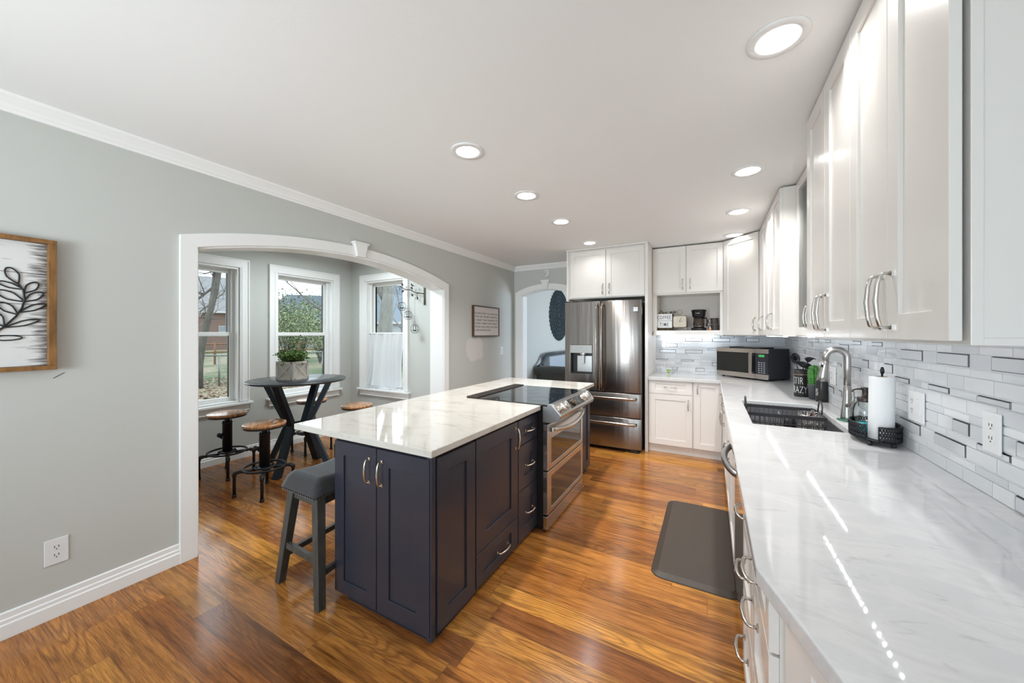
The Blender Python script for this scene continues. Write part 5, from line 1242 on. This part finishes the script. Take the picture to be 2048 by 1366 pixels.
# cactus
c = (.686, 3.515); r = thing('cactus_plant', 'bumpy green cactus in a grey tapered pot between crock and bottle', 'plant', (c[0], c[1], CT))
MB().lathe([(.0005, CT), (.030, CT), (.040, CT+.105), (.042, CT+.107), (.042, CT+.115), (.038, CT+.115), (.036, CT+.095), (.0005, CT+.095)], (c[0], c[1], 0), 32).obj('pot', mat('grey_pot', (.075, .078, .085), .5), r)
mb = MB(); n = 60; prof = []
K = 26
for i in range(K+1):
    t = i/K; rr = .034*(math.sin(PI*min(1, .5+.5*(1-t))) if t > .55 else 1); rr = .034*math.sqrt(max(0, 1-((t-.5)/.5)**4)) if t > .5 else .034*(.85+.15*t*2)
    prof.append((max(.0006, rr), CT+.095+t*.165))
vs = []; fs = []
for j in range(n):
    a = 2*PI*j/n
    for i, (rr, z) in enumerate(prof): q_ = rr*(1+.10*math.cos(10*a))*(1+.05*math.cos(i*2.4)); vs.append((c[0]+q_*math.cos(a)*1.05, c[1]+q_*math.sin(a)*.8, z))
k = K+1
for j in range(n): j2 = (j+1) % n; fs += [(j*k+i, j2*k+i, j2*k+i+1, j*k+i+1) for i in range(K)]
MB().add(vs, fs, 0, True).obj('stem', mat('cactus_green', (.05, .20, .03), .5, vary=.5, vscale=55), r)
mb = MB(); random.seed(2)
for j in range(10):
    a = 2*PI*j/10
    for i in range(2, K-1, 3): rr, z = prof[i]; p = Vector((c[0]+rr*1.13*math.cos(a)*1.05, c[1]+rr*1.13*math.sin(a)*.8, z)); mb.tube([p, p+Vector((.005*math.cos(a), .005*math.sin(a), .003))], [.0012, .0003], 4)
mb.obj('spines', mat('pale_spine', (.65, .68, .5), .6), r)
# bottle
c = (.712, 3.425); r = thing('oil_bottle', 'tall black bottle with glass stopper behind the faucet head', 'bottle', (c[0], c[1], CT)); R = .0365
MB().lathe([(.0005, CT), (R*.95, CT), (R, CT+.005), (R, CT+.135), (R*.9, CT+.155), (.020, CT+.195), (.0165, CT+.215), (.0165, CT+.238), (.0005, CT+.238)], (c[0], c[1], 0), 40).obj('body', mat('satin_black_glass', (.022, .019, .018), .28), r)
MB().lathe([(.0005, CT+.238), (.017, CT+.238), (.018, CT+.25), (.0005, CT+.252)], (c[0], c[1], 0), 24).obj('cork', mat('pinkish_cork', (.55, .33, .25), .7), r)
mb = MB(); mb.ball((c[0], c[1], CT+.272), .0165, 16); mb.tube([(c[0], c[1], CT+.285), (c[0], c[1], CT+.30)], .005, 8); mb.obj('stopper', mat('crystal_stopper', (.75, .78, .82), .08, .3), r)
f = wrap(R, math.radians(-138), CT+.045, *c); k = text_mb('OLIVE', .024, Matrix(), .0003, 'LEFT', 1.1, .75, fn=lambda x, y, z: f(-y, x, z)); k.obj('lettering', M_['white'], r)

# faucet
r = thing('kitchen_faucet', 'brushed nickel gooseneck pull-down faucet behind the sink', 'faucet', (.688, 2.76, CT)); FN = mat('brushed_faucet_nickel', (.46, .44, .42), .30, 1); y = 2.76; x = .688
MB().lathe([(.0005, CT+.004), (.031, CT+.004), (.030, CT+.02), (.026, CT+.07), (.021, CT+.12), (.0185, CT+.165), (.0172, CT+.20), (.0005, CT+.20)], (x, y, 0), 32).obj('base', FN, r)
RA = .049; P = [(x, y, CT+.19), (x, y, CT+.30)]+[(x-RA+RA*math.cos(t), y, CT+.355+RA*math.sin(t)) for t in [PI*i/14*.93 for i in range(15)]]
P += [(x-2*RA-.001, y, CT+.335)]
MB().tube(P, .0172, 16).obj('gooseneck', FN, r)
hx = x-2*RA; MB().tube([(hx-.000, y, CT+.338), (hx-.003, y, CT+.31), (hx-.007, y, CT+.285), (hx-.012, y, CT+.245), (hx-.014, y, CT+.216)], [.018, .0185, .0205, .025, .0265], 24).obj('spray_head', FN, r)
MB().tube([(hx-.017, y-.016, CT+.315), (hx-.019, y-.018, CT+.30)], .005, 8).obj('button', M_['black'], r)
MB().tube([(x, y-.012, CT+.085), (x+.008, y-.045, CT+.09), (x+.012, y-.052, CT+.13), (x+.012, y-.050, CT+.185)], [.017, .013, .0075, .006], 12).obj('lever', FN, r)
r = thing('soap_dish', 'thin green glass dish under the base of the faucet', 'dish', (.70, 2.70, CT))
MB().lathe([(.0005, CT+.0006), (.05, CT+.0006), (.055, CT+.004), (.0005, CT+.0035)], (.688, 2.745, 0), 32, sx=.9).obj('plate', mat('green_glass', (.05, .22, .14), .1), r)

# dish rack in the sink
r = thing('dish_rack', 'black wire dish rack sitting inside the sink', 'dish rack', (.41, 2.95, .76)); bw = mat('black_coated_wire', (.045, .042, .045), .4, .3)
X0_, X1_, Y0_, Y1_, ZT, ZB = .212, .606, 2.80, 3.115, .868, .755
mb = MB()
for y in (Y0_, Y1_): mb.box(X0_, X1_, y-.0025, y+.0025, ZT-.022, ZT)
for x in (X0_, X1_): mb.box(x-.0025, x+.0025, Y0_, Y1_, ZT-.022, ZT)
mb.obj('rim', bw, r)
mb = MB()
for i in range(15):
    x = X0_+.01+(X1_-X0_-.02)*i/14; mb.tube([(x, Y1_, ZT+.002), (x, Y1_-.004, ZB+.01), (x, Y1_-.012, ZB), (x, Y0_+.012, ZB), (x, Y0_+.004, ZB+.01), (x, Y0_, ZT+.002)], .0021, 5)
for j in range(9):
    y = Y0_+.012+(Y1_-Y0_-.024)*j/8; mb.tube([(X0_, y, ZT), (X0_+.004, y, ZB+.008), (X0_+.012, y, ZB+.003), (X1_-.012, y, ZB+.003), (X1_-.004, y, ZB+.008), (X1_, y, ZT)], .0021, 5)
mb.tube([(X0_, Y0_, ZT-.06), (X1_, Y0_, ZT-.06), (X1_, Y1_, ZT-.06), (X0_, Y1_, ZT-.06)], .0028, 6, closed=True)
for x_ in (X0_+.02, X1_-.02):
    for y_ in (Y0_+.03, Y1_-.03): mb.tube([(x_, y_, ZB), (x_, y_, .6575)], .004, 6)
mb.obj('wire_basket', bw, r)
for x in (X0_, X1_):
    MB().tube([(x, 2.915, ZT-.01), (x+(.004 if x > .4 else -.004), 2.92, ZT+.045), (x+(.004 if x > .4 else -.004), 2.945, ZT+.072), (x+(.004 if x > .4 else -.004), 2.985, ZT+.072), (x+(.004 if x > .4 else -.004), 3.01, ZT+.045), (x, 3.015, ZT-.01)], .0042, 8).obj('handle', bw, r)
r = thing('cutlery_basket', 'small steel wire cutlery basket in the right end of the dish rack', 'basket', (.55, 2.9, .765)); mb = MB(); cw_ = mat('bright_wire', (.6, .58, .56), .2, 1)
bx0, bx1, by0, by1 = .500, .598, 2.815, 2.985
for z in (.79, .83, .868): mb.tube([(bx0, by0, z), (bx1, by0, z), (bx1, by1, z), (bx0, by1, z)], .0017, 5, closed=True)
for i in range(7):
    t = i/6
    for p in ((bx0+(bx1-bx0)*t, by0), (bx0+(bx1-bx0)*t, by1)): mb.tube([(p[0], p[1], .868), (p[0], p[1], .762)], .0014, 4)
    for p in ((bx0, by0+(by1-by0)*t), (bx1, by0+(by1-by0)*t)): mb.tube([(p[0], p[1], .868), (p[0], p[1], .762)], .0014, 4)
mb.obj('wire', cw_, r)
random.seed(6); silver = mat('flatware_steel', (.62, .60, .57), .15, 1); copper = mat('copper_flatware', (.60, .28, .15), .22, 1)
for i, (nm, lab) in enumerate((('fork', 'steel fork upright in the cutlery basket'), ('spoon', 'copper toned spoon upright in the cutlery basket'), ('whisk', 'small wire whisk standing in the cutlery basket'), ('spoon', 'steel spoon at the back of the cutlery basket'))):
    x, y = .522+.018*i, 2.84+.035*i; m_ = (silver, copper, silver, silver)[i]
    rt = thing(nm, lab, nm, (x, y, .77)); MB().tube([(x, y, .766), (x+.004, y+.004, .85)], .0022, 6).obj('handle', m_, rt)
    mb = MB()
    if nm == 'spoon': spoon(mb, Vector((x+.004, y+.004, .848)), Vector((.05, .03, 1)).normalized(), .009, .015, .003)
    elif nm == 'fork':
        for d in (-.006, -.002, .002, .006): mb.tube([(x+.004+d*.5, y+.004, .848), (x+.004+d, y+.004, .858), (x+.005+d, y+.006, .885)], .0011, 5)
    else:
        for k_ in range(5): a = k_*PI/5; mb.tube([(x+.004+.013*math.sin(t)*math.cos(a), y+.004+.013*math.sin(t)*math.sin(a), .87-.022*math.cos(t)) for t in [2*PI*i_/14 for i_ in range(15)]], .0008, 4)
    mb.obj('head', m_, rt)
r = thing('black_cup', 'upside-down black cup in the middle of the dish rack', 'cup', (.44, 2.9, .765)); MB().lathe([(.036, .7605), (.033, .80), (.029, .842), (.0005, .845)], (.44, 2.88, 0), 28).obj('body', BK, r); MB().ring((.44, 2.88, .764), .0355, .0018, 28, 5).obj('rim', BK, r)
r = thing('glass_saucer', 'small clear glass saucer standing in the dish rack', 'saucer', (.40, 3.0, .765)); MB(Matrix.Translation((.40, 3.0, .812)) @ Matrix.Rotation(1.25, 4, 'Y')).lathe([(.0005, 0), (.02, 0), (.042, .008), (.044, .01), (.02, .003), (.0005, .003)], n=28).obj('dish', mat('grey_glass', (.35, .37, .40), .1, .3), r)
MB(Matrix.Translation((.40, 3.0, .812)) @ Matrix.Rotation(1.25, 4, 'Y')).ring((0, 0, .009), .043, .0016, 28, 5).obj('rim', silver, r)

# paper towel and jar in the openwork holder
hc = (.662, 2.278); ex, ey = .082, .128; zb = CT+.022
r = thing('openwork_caddy', 'black openwork metal caddy on ball feet holding towel roll and jar', 'caddy', (hc[0], hc[1], CT))
mb = MB(); mb.lathe([(.0005, zb), (.98, zb), (1.0, zb+.003), (.0005, zb+.003)], (hc[0], hc[1], 0), 48, sx=ex, sy=ey, sm=False); mb.obj('tray', M_['blackm'], r)
def band(t0, t1, zlo, zhi, name):
    mb = MB(); n = int((t1-t0)/.115); P = lambda t, z, o=0: Vector((hc[0]+(ex+o)*math.cos(t), hc[1]+(ey+o)*math.sin(t), z))
    ts = [t0+(t1-t0)*i/40 for i in range(41)]
    for z in (zlo, zhi): mb.tube([P(t, z) for t in ts], .0028, 6)
    for t in (t0, t1): mb.tube([P(t, zlo), P(t, zhi)], .0026, 6)
    H = zhi-zlo; rows = 3
    for i in range(n):
        t = t0+(t1-t0)*(i+.5)/n
        for k in range(rows):
            zc = zlo+H*(k+.5)/rows; w_ = (t1-t0)/n*.5; hh_ = H/rows*.5
            for pts in ([(t-w_, zc-hh_), (t, zc), (t+w_, zc+hh_)], [(t-w_, zc+hh_), (t, zc), (t+w_, zc-hh_)]): mb.tube([P(a, b) for a, b in pts], .0018, 4, flat=1.6)
            mb.tube([P(t+w_*.55*math.cos(q_), zc+hh_*.55*math.sin(q_)) for q_ in [2*PI*i_/8 for i_ in range(8)]], .0016, 4, closed=True)
    mb.obj(name, M_['blackm'], r)
band(math.radians(-105), math.radians(60), zb, zb+.066, 'openwork_band'); band(math.radians(60), math.radians(227), zb, zb+.066, 'openwork_band')
mb = MB()
for t in (-65, 65, 125, 235): a = math.radians(t); mb.ball((hc[0]+ex*.92*math.cos(a), hc[1]+ey*.92*math.sin(a), CT+.0108), .0105, 14)
mb.obj('ball_foot', BK, r)
tc_ = (.668, 2.222); lean = Vector((.012, -.004, 1)).normalized()
MB().tube([(tc_[0], tc_[1], zb+.002), (tc_[0]+.004, tc_[1]-.001, zb+.325)], [.004, .004], 8).obj('towel_rod', BK, r)
mb = MB(); mb.tube([(tc_[0]+.004, tc_[1]-.001, zb+.295), (tc_[0]+.004, tc_[1]-.001, zb+.31), (tc_[0]+.004, tc_[1]-.001, zb+.325)], [.006, .008, .004], 10); mb.obj('rod_finial', BK, r)
r = thing('paper_towel_roll', 'white paper towel roll standing upright in the openwork caddy', 'paper towel roll', (tc_[0], tc_[1], zb+.004))
TMx = Matrix.Translation((tc_[0], tc_[1], zb+.004)) @ Matrix.Rotation(.014, 4, 'Y'); mb = MB(TMx); mb.lathe([(.019, 0), (.042, 0), (.043, .002), (.043, .276), (.042, .278), (.019, .278), (.019, 0)], n=48); mb.obj('sheets', M_['paper'], r)
MB(TMx).lathe([(.0185, .001), (.0195, .001), (.0195, .2785), (.0175, .2785), (.0175, .001)], n=28).obj('cardboard_core', mat('cardboard', (.35, .24, .14), .9), r)
jc = (.650, 2.342); r = thing('soap_dispenser', 'clear glass jar soap dispenser with dark bronze pump, behind the towel roll', 'soap dispenser', (jc[0], jc[1], zb+.003)); z = zb+.003
MB().lathe([(.0005, z), (.040, z), (.046, z+.008), (.047, z+.095), (.042, z+.125), (.030, z+.145), (.028, z+.155)], (jc[0], jc[1], 0), 36).obj('jar', M_['clear'], r)
MB().lathe([(.0005, z+.003), (.040, z+.003), (.0435, z+.01), (.0435, z+.045), (.0005, z+.045)], (jc[0], jc[1], 0), 30).obj('liquid_soap', mat('teal_liquid', (.02, .45, .50), .1), r)
DB = mat('dark_bronze', (.075, .065, .06), .32, .8)
MB().lathe([(.030, z+.145), (.031, z+.147), (.031, z+.164), (.026, z+.168), (.014, z+.17), (.012, z+.19), (.0165, z+.208), (.0165, z+.213), (.0005, z+.214)], (jc[0], jc[1], 0), 30).obj('pump', DB, r)
MB().tube([(jc[0], jc[1], z+.205), (jc[0]-.03, jc[1]-.004, z+.205), (jc[0]-.045, jc[1]-.006, z+.20), (jc[0]-.052, jc[1]-.007, z+.19)], [.005, .0036, .0032, .003], 8).obj('spout', DB, r)
MB().tube([(jc[0]-.044, jc[1]+.004, z+.11), (jc[0]-.066, jc[1]+.006, z+.108), (jc[0]-.074, jc[1]+.008, z+.08), (jc[0]-.068, jc[1]+.006, z+.045), (jc[0]-.046, jc[1]+.004, z+.035)], .0055, 8).obj('glass_handle', M_['clear'], r)

# ================================================================ outdoors
GZ = -.50
def far(u, d, z=GZ):
    """ground point seen at picture column u, distance d metres in front of the camera"""
    k = (u-1024)/727.25; return Vector((d*(k*.8773-.4800), d*(k*.4800+.8773), z))
gm = mat('lawn_grass', (0.066, 0.094, 0.028), .9); T = NT(gm); tc = T.n('TexCoord'); n1 = T.n('TexNoise'); n1.inputs['Scale'].default_value = .22; n1.inputs['Detail'].default_value = 4; T.l(tc.outputs['Object'], n1.inputs['Vector'])
n2 = T.n('TexNoise'); n2.inputs['Scale'].default_value = 9; n2.inputs['Detail'].default_value = 5; T.l(tc.outputs['Object'], n2.inputs['Vector'])
c1 = T.ramp(n1.outputs[0], [(.36, (.06, .115, .035)), (.46, (.11, .13, .055)), (.53, (.23, .20, .12)), (.7, (.28, .245, .15))]); c2 = T.ramp(n2.outputs[0], [(.3, (.6, .6, .6)), (.7, (1.2, 1.2, 1.2))]); T.l(T.mix(1, c1, c2, 'MULTIPLY'), T.b.inputs['Base Color'])
o = MB().add([(-90, -60, GZ), (60, -60, GZ), (60, 110, GZ), (-90, 110, GZ)], [(0, 1, 2, 3)]).obj('ground', gm); struct(o)
random.seed(31); lm = MB()
for i in range(7000):
    d = random.uniform(7.5, 15.5); u = random.uniform(330, 720); p = far(u, d, GZ+.01+random.random()*.03)
    s = random.uniform(.03, .07); a = random.uniform(0, 6.28); q_ = Vector((math.cos(a), math.sin(a), random.uniform(-.4, .4)))*s; w_ = Vector((-math.sin(a), math.cos(a), random.uniform(-.4, .4)))*s*.55
    lm.add([p-q_, p+w_, p+q_, p-w_], [(0, 1, 2, 3)], random.randint(0, 2))
tag(lm.obj('fallen_leaves', [mat('leaf_tan', (0.231, 0.154, 0.099), .9), mat('leaf_brown', (0.143, 0.083, 0.050), .9), mat('leaf_pale', (0.303, 0.231, 0.165), .9)]), 'brown fallen leaves covering the ground outside the left window', 'leaves', None, 'stuff')
def bare_tree(base, lean, H, r0, seed, label, depth=5, barkc=(.12, .108, .093), spread=.55, first=.45, nb=(2, 3), leafn=0, lmats=None, name='bare_tree', group=None, ls=.06, twigr=.006):
    random.seed(seed); b = MB(); lf = MB()
    def grow(p, d, L, r, k):
        n = 5; P = [p]; R = [r]
        for i in range(n):
            d = (d+Vector((random.uniform(-1, 1), random.uniform(-1, 1), random.uniform(-.3, .6)))*.10).normalized(); P.append(P[-1]+d*L/n); R.append(r*(1-.42*(i+1)/n))
        b.tube(P, R, 8 if k > 3 else (5 if k > 1 else 3))
        if k <= 0 or R[-1] < .002:
            for _ in range(leafn): leaf(lf, P[random.randint(1, n)]+Vector((random.gauss(0, 1), random.gauss(0, 1), random.gauss(0, 1)))*ls*2.5, (random.uniform(-1, 1), random.uniform(-1, 1), random.uniform(-1, 1)), ls*random.uniform(.7, 1.4), ls*.8, random.randint(0, len(lmats)-1))
            return
        for j in range(random.randint(*nb)):
            s = Vector((random.uniform(-1, 1), random.uniform(-1, 1), random.uniform(-.2, .7))).normalized(); nd = (d*(1-spread)+s*spread).normalized()
            grow(P[random.randint(n-2, n)] if j else P[-1], nd, L*random.uniform(.62, .85), max(R[-1]*random.uniform(.6, .85), twigr), k-1)
    grow(base, Vector(lean).normalized(), H*first, r0, depth)
    rt = thing(name, label, 'tree', tuple(base), group); b.obj('trunk', mat('bark', barkc, .9, vary=.3, vscale=9, stretch=(3, 3, .6)), rt)
    if lf.v: lf.obj('foliage', lmats, rt)
    return rt
# leaning forked tree in the left window
p = far(398, 12.5); random.seed(5)
rt = thing('forked_tree', 'leaning forked bare tree outside the left window', 'tree', tuple(p)); b = MB()
rt_ = Vector((.877, .48, 0))
def pu(dx, z, dy=0): return p+rt_*dx+Vector((0, 0, z-GZ))+Vector((0, dy, 0))
b.tube([pu(-.05, GZ), pu(.0, .3), pu(.10, 1.0), pu(.26, 1.7), pu(.40, 2.2), pu(.56, 2.8), pu(.70, 3.6), pu(1.0, 5.2), pu(1.2, 6.5)], [.15, .12, .108, .105, .092, .085, .078, .06, .03], 12)
b.tube([pu(.30, 1.75), pu(.38, 2.3), pu(.46, 2.8), pu(.52, 3.3), pu(.50, 4.2), pu(.6, 5.5)], [.075, .055, .05, .045, .035, .015], 10)
b.tube([pu(.46, 2.95), pu(.2, 2.75), pu(-.2, 2.45), pu(-.6, 2.2), pu(-1.2, 2.15)], [.042, .038, .034, .028, .015], 8)
def twigs(a, L, r, k):
    for _ in range(3):
        d = Vector((random.uniform(-1, 1), random.uniform(-1, 1), random.uniform(-.4, 1))).normalized(); e = a+d*L; b.tube([a, a.lerp(e, .5)+Vector((random.uniform(-1, 1), 0, random.uniform(-1, 1)))*L*.12, e], [r, r*.7, r*.4], 4)
        if k: twigs(e, L*.65, r*.5, k-1)
for q_ in (pu(.52, 3.3), pu(-.2, 2.45), pu(-.6, 2.2), pu(.70, 3.6), pu(.5, 4.2), pu(.2, 2.75), pu(.26, 1.9)): twigs(q_, .8, .02, 3)
b.obj('trunk', mat('grey_brown_bark', (0.105, 0.096, 0.083), .9, vary=.3, vscale=7, stretch=(4, 4, .7), bump=.6, bscale=18, bdist=.02), rt)
# brick house beyond the left window
hm = mat('house_brick', (0.165, 0.110, 0.088), .9, vary=.25, vscale=14, stretch=(1, 1, 3)); rm = mat('grey_shingle', (0.198, 0.198, 0.198), .9, vary=.15, vscale=5, stretch=(1, 1, 6)); wt = mat('house_trim', (0.413, 0.418, 0.418), .6)
def house(u, d, W_, H_, roofh, rz, label, wall, roof, winx=(), name='house'):
    o_ = far(u, d); rt = thing(name, label, 'house', tuple(o_), 'houses outside')
    Mx = Matrix.Translation(o_) @ Matrix.Rotation(rz, 4, 'Z')     # local x along the front, y away
    MB(Mx).box(-W_/2, W_/2, 0, 8, 0, H_).obj('walls', wall, rt)
    m = MB(Mx); e = .5; m.add([(-W_/2-e, -e, H_), (W_/2+e, -e, H_), (W_/2+e, 8+e, H_), (-W_/2-e, 8+e, H_), (-W_/2+2.5, 4, H_+roofh), (W_/2-2.5, 4, H_+roofh)], [(0, 1, 5, 4), (1, 2, 5), (2, 3, 4, 5), (3, 0, 4), (0, 3, 2, 1)]); m.obj('roof', roof, rt)
    m = MB(Mx); m.box(-W_/2-e, W_/2+e, -e-.05, -e+.05, H_-.16, H_+.05); m.box(-W_/2-e, W_/2+e, -e, 0, H_-.02, H_); m.obj('fascia', wt, rt)
    for x in winx:
        f_ = MB(Mx); f_.box(x-.55, x+.55, -.05, .02, H_*.35, H_*.35+1.25); w_ = f_.obj('window', wt, rt); f_ = MB(Mx)
        for i in range(3):
            for j in range(2): f_.box(x-.5+i*.34, x-.5+i*.34+.31, -.07, -.045, H_*.35+.05+j*.6, H_*.35+.6+j*.6)
        f_.obj('pane', mat('dull_house_glass', (0.193, 0.220, 0.231), .2), w_)
house(392, 42, 13, 4.5, 4.6, math.radians(66), 'brick house with grey shingle roof beyond the left window', hm, rm, (2.6, -3))
house(610, 52, 11, 3.6, 4.2, math.radians(50), 'grey house with low roof half hidden by bushes beyond the middle window', mat('grey_siding', (0.231, 0.231, 0.231), .8), mat('dark_shingle', (0.088, 0.105, 0.121), .9), (1.5,))
house(775, 36, 10, 3.0, 4.2, math.radians(28), 'blue grey roofed house beyond the side window', mat('white_siding', (0.385, 0.396, 0.407), .8), mat('blue_shingle', (0.138, 0.171, 0.198), .9), (0,))
# rusty pipe fence
rust = mat('rusty_pipe', (0.182, 0.094, 0.055), .8, vary=.3, vscale=8)
def railfence(u0, d0, u1, d1, n, h, label, rails, m, rr=.045, pr=.06, name='pipe_fence', mesh=None, group=None):
    a, b_ = far(u0, d0), far(u1, d1); rt = thing(name, label, 'fence', tuple(a), group)
    for hz in rails: MB().tube([a+Vector((0, 0, hz)), b_+Vector((0, 0, hz))], rr, 8).obj('rail', m, rt)
    for i in range(n): q_ = a.lerp(b_, i/(n-1)); MB().tube([q_, q_+Vector((0, 0, h))], pr, 8).obj('post', m, rt)
    if mesh:
        W_ = (b_-a); Lx = W_.length; W_.normalize(); mb = MB(); s = .075; H_ = h-.05
        k = -H_
        while k < Lx:
            for sg in (1, -1):
                x0, z0, x1, z1 = k, 0, k+H_, H_
                if sg < 0: z0, z1 = H_, 0
                t0 = max(0, -x0/(x1-x0)); t1 = min(1, (Lx-x0)/(x1-x0))
                if t1 > t0: P_ = lambda t: a+W_*(x0+(x1-x0)*t)+Vector((0, 0, .03+z0+(z1-z0)*t)); mb.tube([P_(t0), P_(t1)], .0028, 3)
            k += s
        mb.obj('chain_link_mesh', mesh, rt)
    return rt
railfence(360, 21, 760, 31, 9, 1.35, 'rusty pipe rail fence across the field beyond the windows', (1.25, .75), rust)
galv = mat('galvanised_steel', (0.231, 0.242, 0.242), .45, .6)
railfence(350, 12.2, 700, 16.5, 6, 1.12, 'galvanised chain link fence behind the fallen leaves', (1.1,), galv, .024, .03, 'chain_link_fence', galv)
dk = mat('weathered_board', (0.127, 0.121, 0.116), .9, vary=.2, vscale=4, stretch=(6, 6, 1))
a, b_ = far(745, 22), far(900, 20); rt = thing('board_fence', 'weathered grey board fence beyond the side window', 'fence', tuple(a)); W_ = b_-a; L_ = W_.length; W_.normalize(); mb = MB(); n = int(L_/.15)
for i in range(n): q_ = a+W_*i*.15; nn = Vector((-W_.y, W_.x, 0))*.012; e = W_*.14; hh_ = 1.75+.03*((i*7) % 3); mb.add([q_-nn, q_+e-nn, q_+e+nn, q_+nn, q_-nn+Vector((0, 0, hh_)), q_+e-nn+Vector((0, 0, hh_)), q_+e+nn+Vector((0, 0, hh_)), q_+nn+Vector((0, 0, hh_))], [(0,3,2,1),(4,5,6,7),(0,1,5,4),(1,2,6,5),(2,3,7,6),(3,0,4,7)])
mb.obj('boards', dk, rt)
# trees and bushes
G1 = [leafmat('spring_leaf', (.11, .15, .05), (.20, .26, .10)), leafmat('spring_leaf_light', (.22, .27, .12), (.32, .36, .18)), leafmat('dark_leaf', (.06, .085, .05), (.11, .14, .08))]
gt = 'trees beyond the nook windows'
def bush(u, d, H, seed, label, n=14, name='leafy_bush', ls=.10, mats=G1): 
    random.seed(seed); o_ = far(u, d); rt = thing(name, label, 'bush', tuple(o_), gt); b = MB(); lf = MB()
    for i in range(n):
        a_ = 2*PI*i/n+random.random(); rr = random.uniform(.15, .5)*H; t = o_+Vector((rr*math.cos(a_), rr*math.sin(a_), H*random.uniform(.6, 1))); mid = o_.lerp(t, .5)+Vector((0, 0, H*.12)); b.tube([o_, mid, t], [.03, .02, .006], 5)
        for j in range(95):
            c_ = mid.lerp(t, random.uniform(-.5, 1.1))+Vector((random.gauss(0, 1), random.gauss(0, 1), random.gauss(0, 1)))*H*.085
            if c_.z < GZ+.05: c_.z = GZ+.1
            leaf(lf, c_, (random.uniform(-1, 1), random.uniform(-1, 1), random.uniform(-1, 1)), ls*random.uniform(.7, 1.5), ls*.8, random.randint(0, len(mats)-1))
    b.obj('stems', mat('bush_bark', (0.083, 0.066, 0.050), .9), rt); lf.obj('foliage', mats, rt)
bush(572, 24, 3.6, 41, 'light green bush left in the middle window view'); bush(604, 27, 4.2, 42, 'wide pale green bush in the centre of the middle window view', 18, ls=.12); bush(640, 23, 3.4, 43, 'airy green bush right in the middle window view')
bush(583, 38, 6.3, 44, 'tall dark green tree behind the bushes in the middle window', 20, 'leafy_tree', .2, [G1[2], G1[0]]); bush(655, 18, 2.4, 45, 'thin twiggy shrub beside the middle window', 8, ls=.06)
bare_tree(far(770, 13.5), (.02, .02, 1), 9, .33, 51, 'thick pale bare tree trunk close outside the side window', 5, (.20, .195, .17), .5, .42, group=gt)
bare_tree(far(800, 24), (.05, 0, 1), 9, .16, 52, 'slender spreading bare tree outside the side window', 6, (.25, .245, .24), .45, .25, (3, 3), group=gt)
bare_tree(far(700, 11), (-.42, -.25, 1), 8, .08, 53, 'bare tree with thin budding twigs above the middle window view', 6, (.13, .11, .09), .55, .33, (2, 3), 2, [leafmat('bud_red', (.22, .12, .08), (.35, .25, .12))], group=gt, ls=.03)
bare_tree(far(522, 20), (.2, .1, 1), 8, .10, 54, 'thin bare tree at the left of the middle window view', 6, (.14, .12, .10), .5, .3, (2, 3), group=gt)
bare_tree(far(372, 30), (.1, .1, 1), 11, .14, 55, 'bare tree crown rising over the brick house roof', 6, (.15, .13, .12), .5, .35, (2, 3), group=gt)
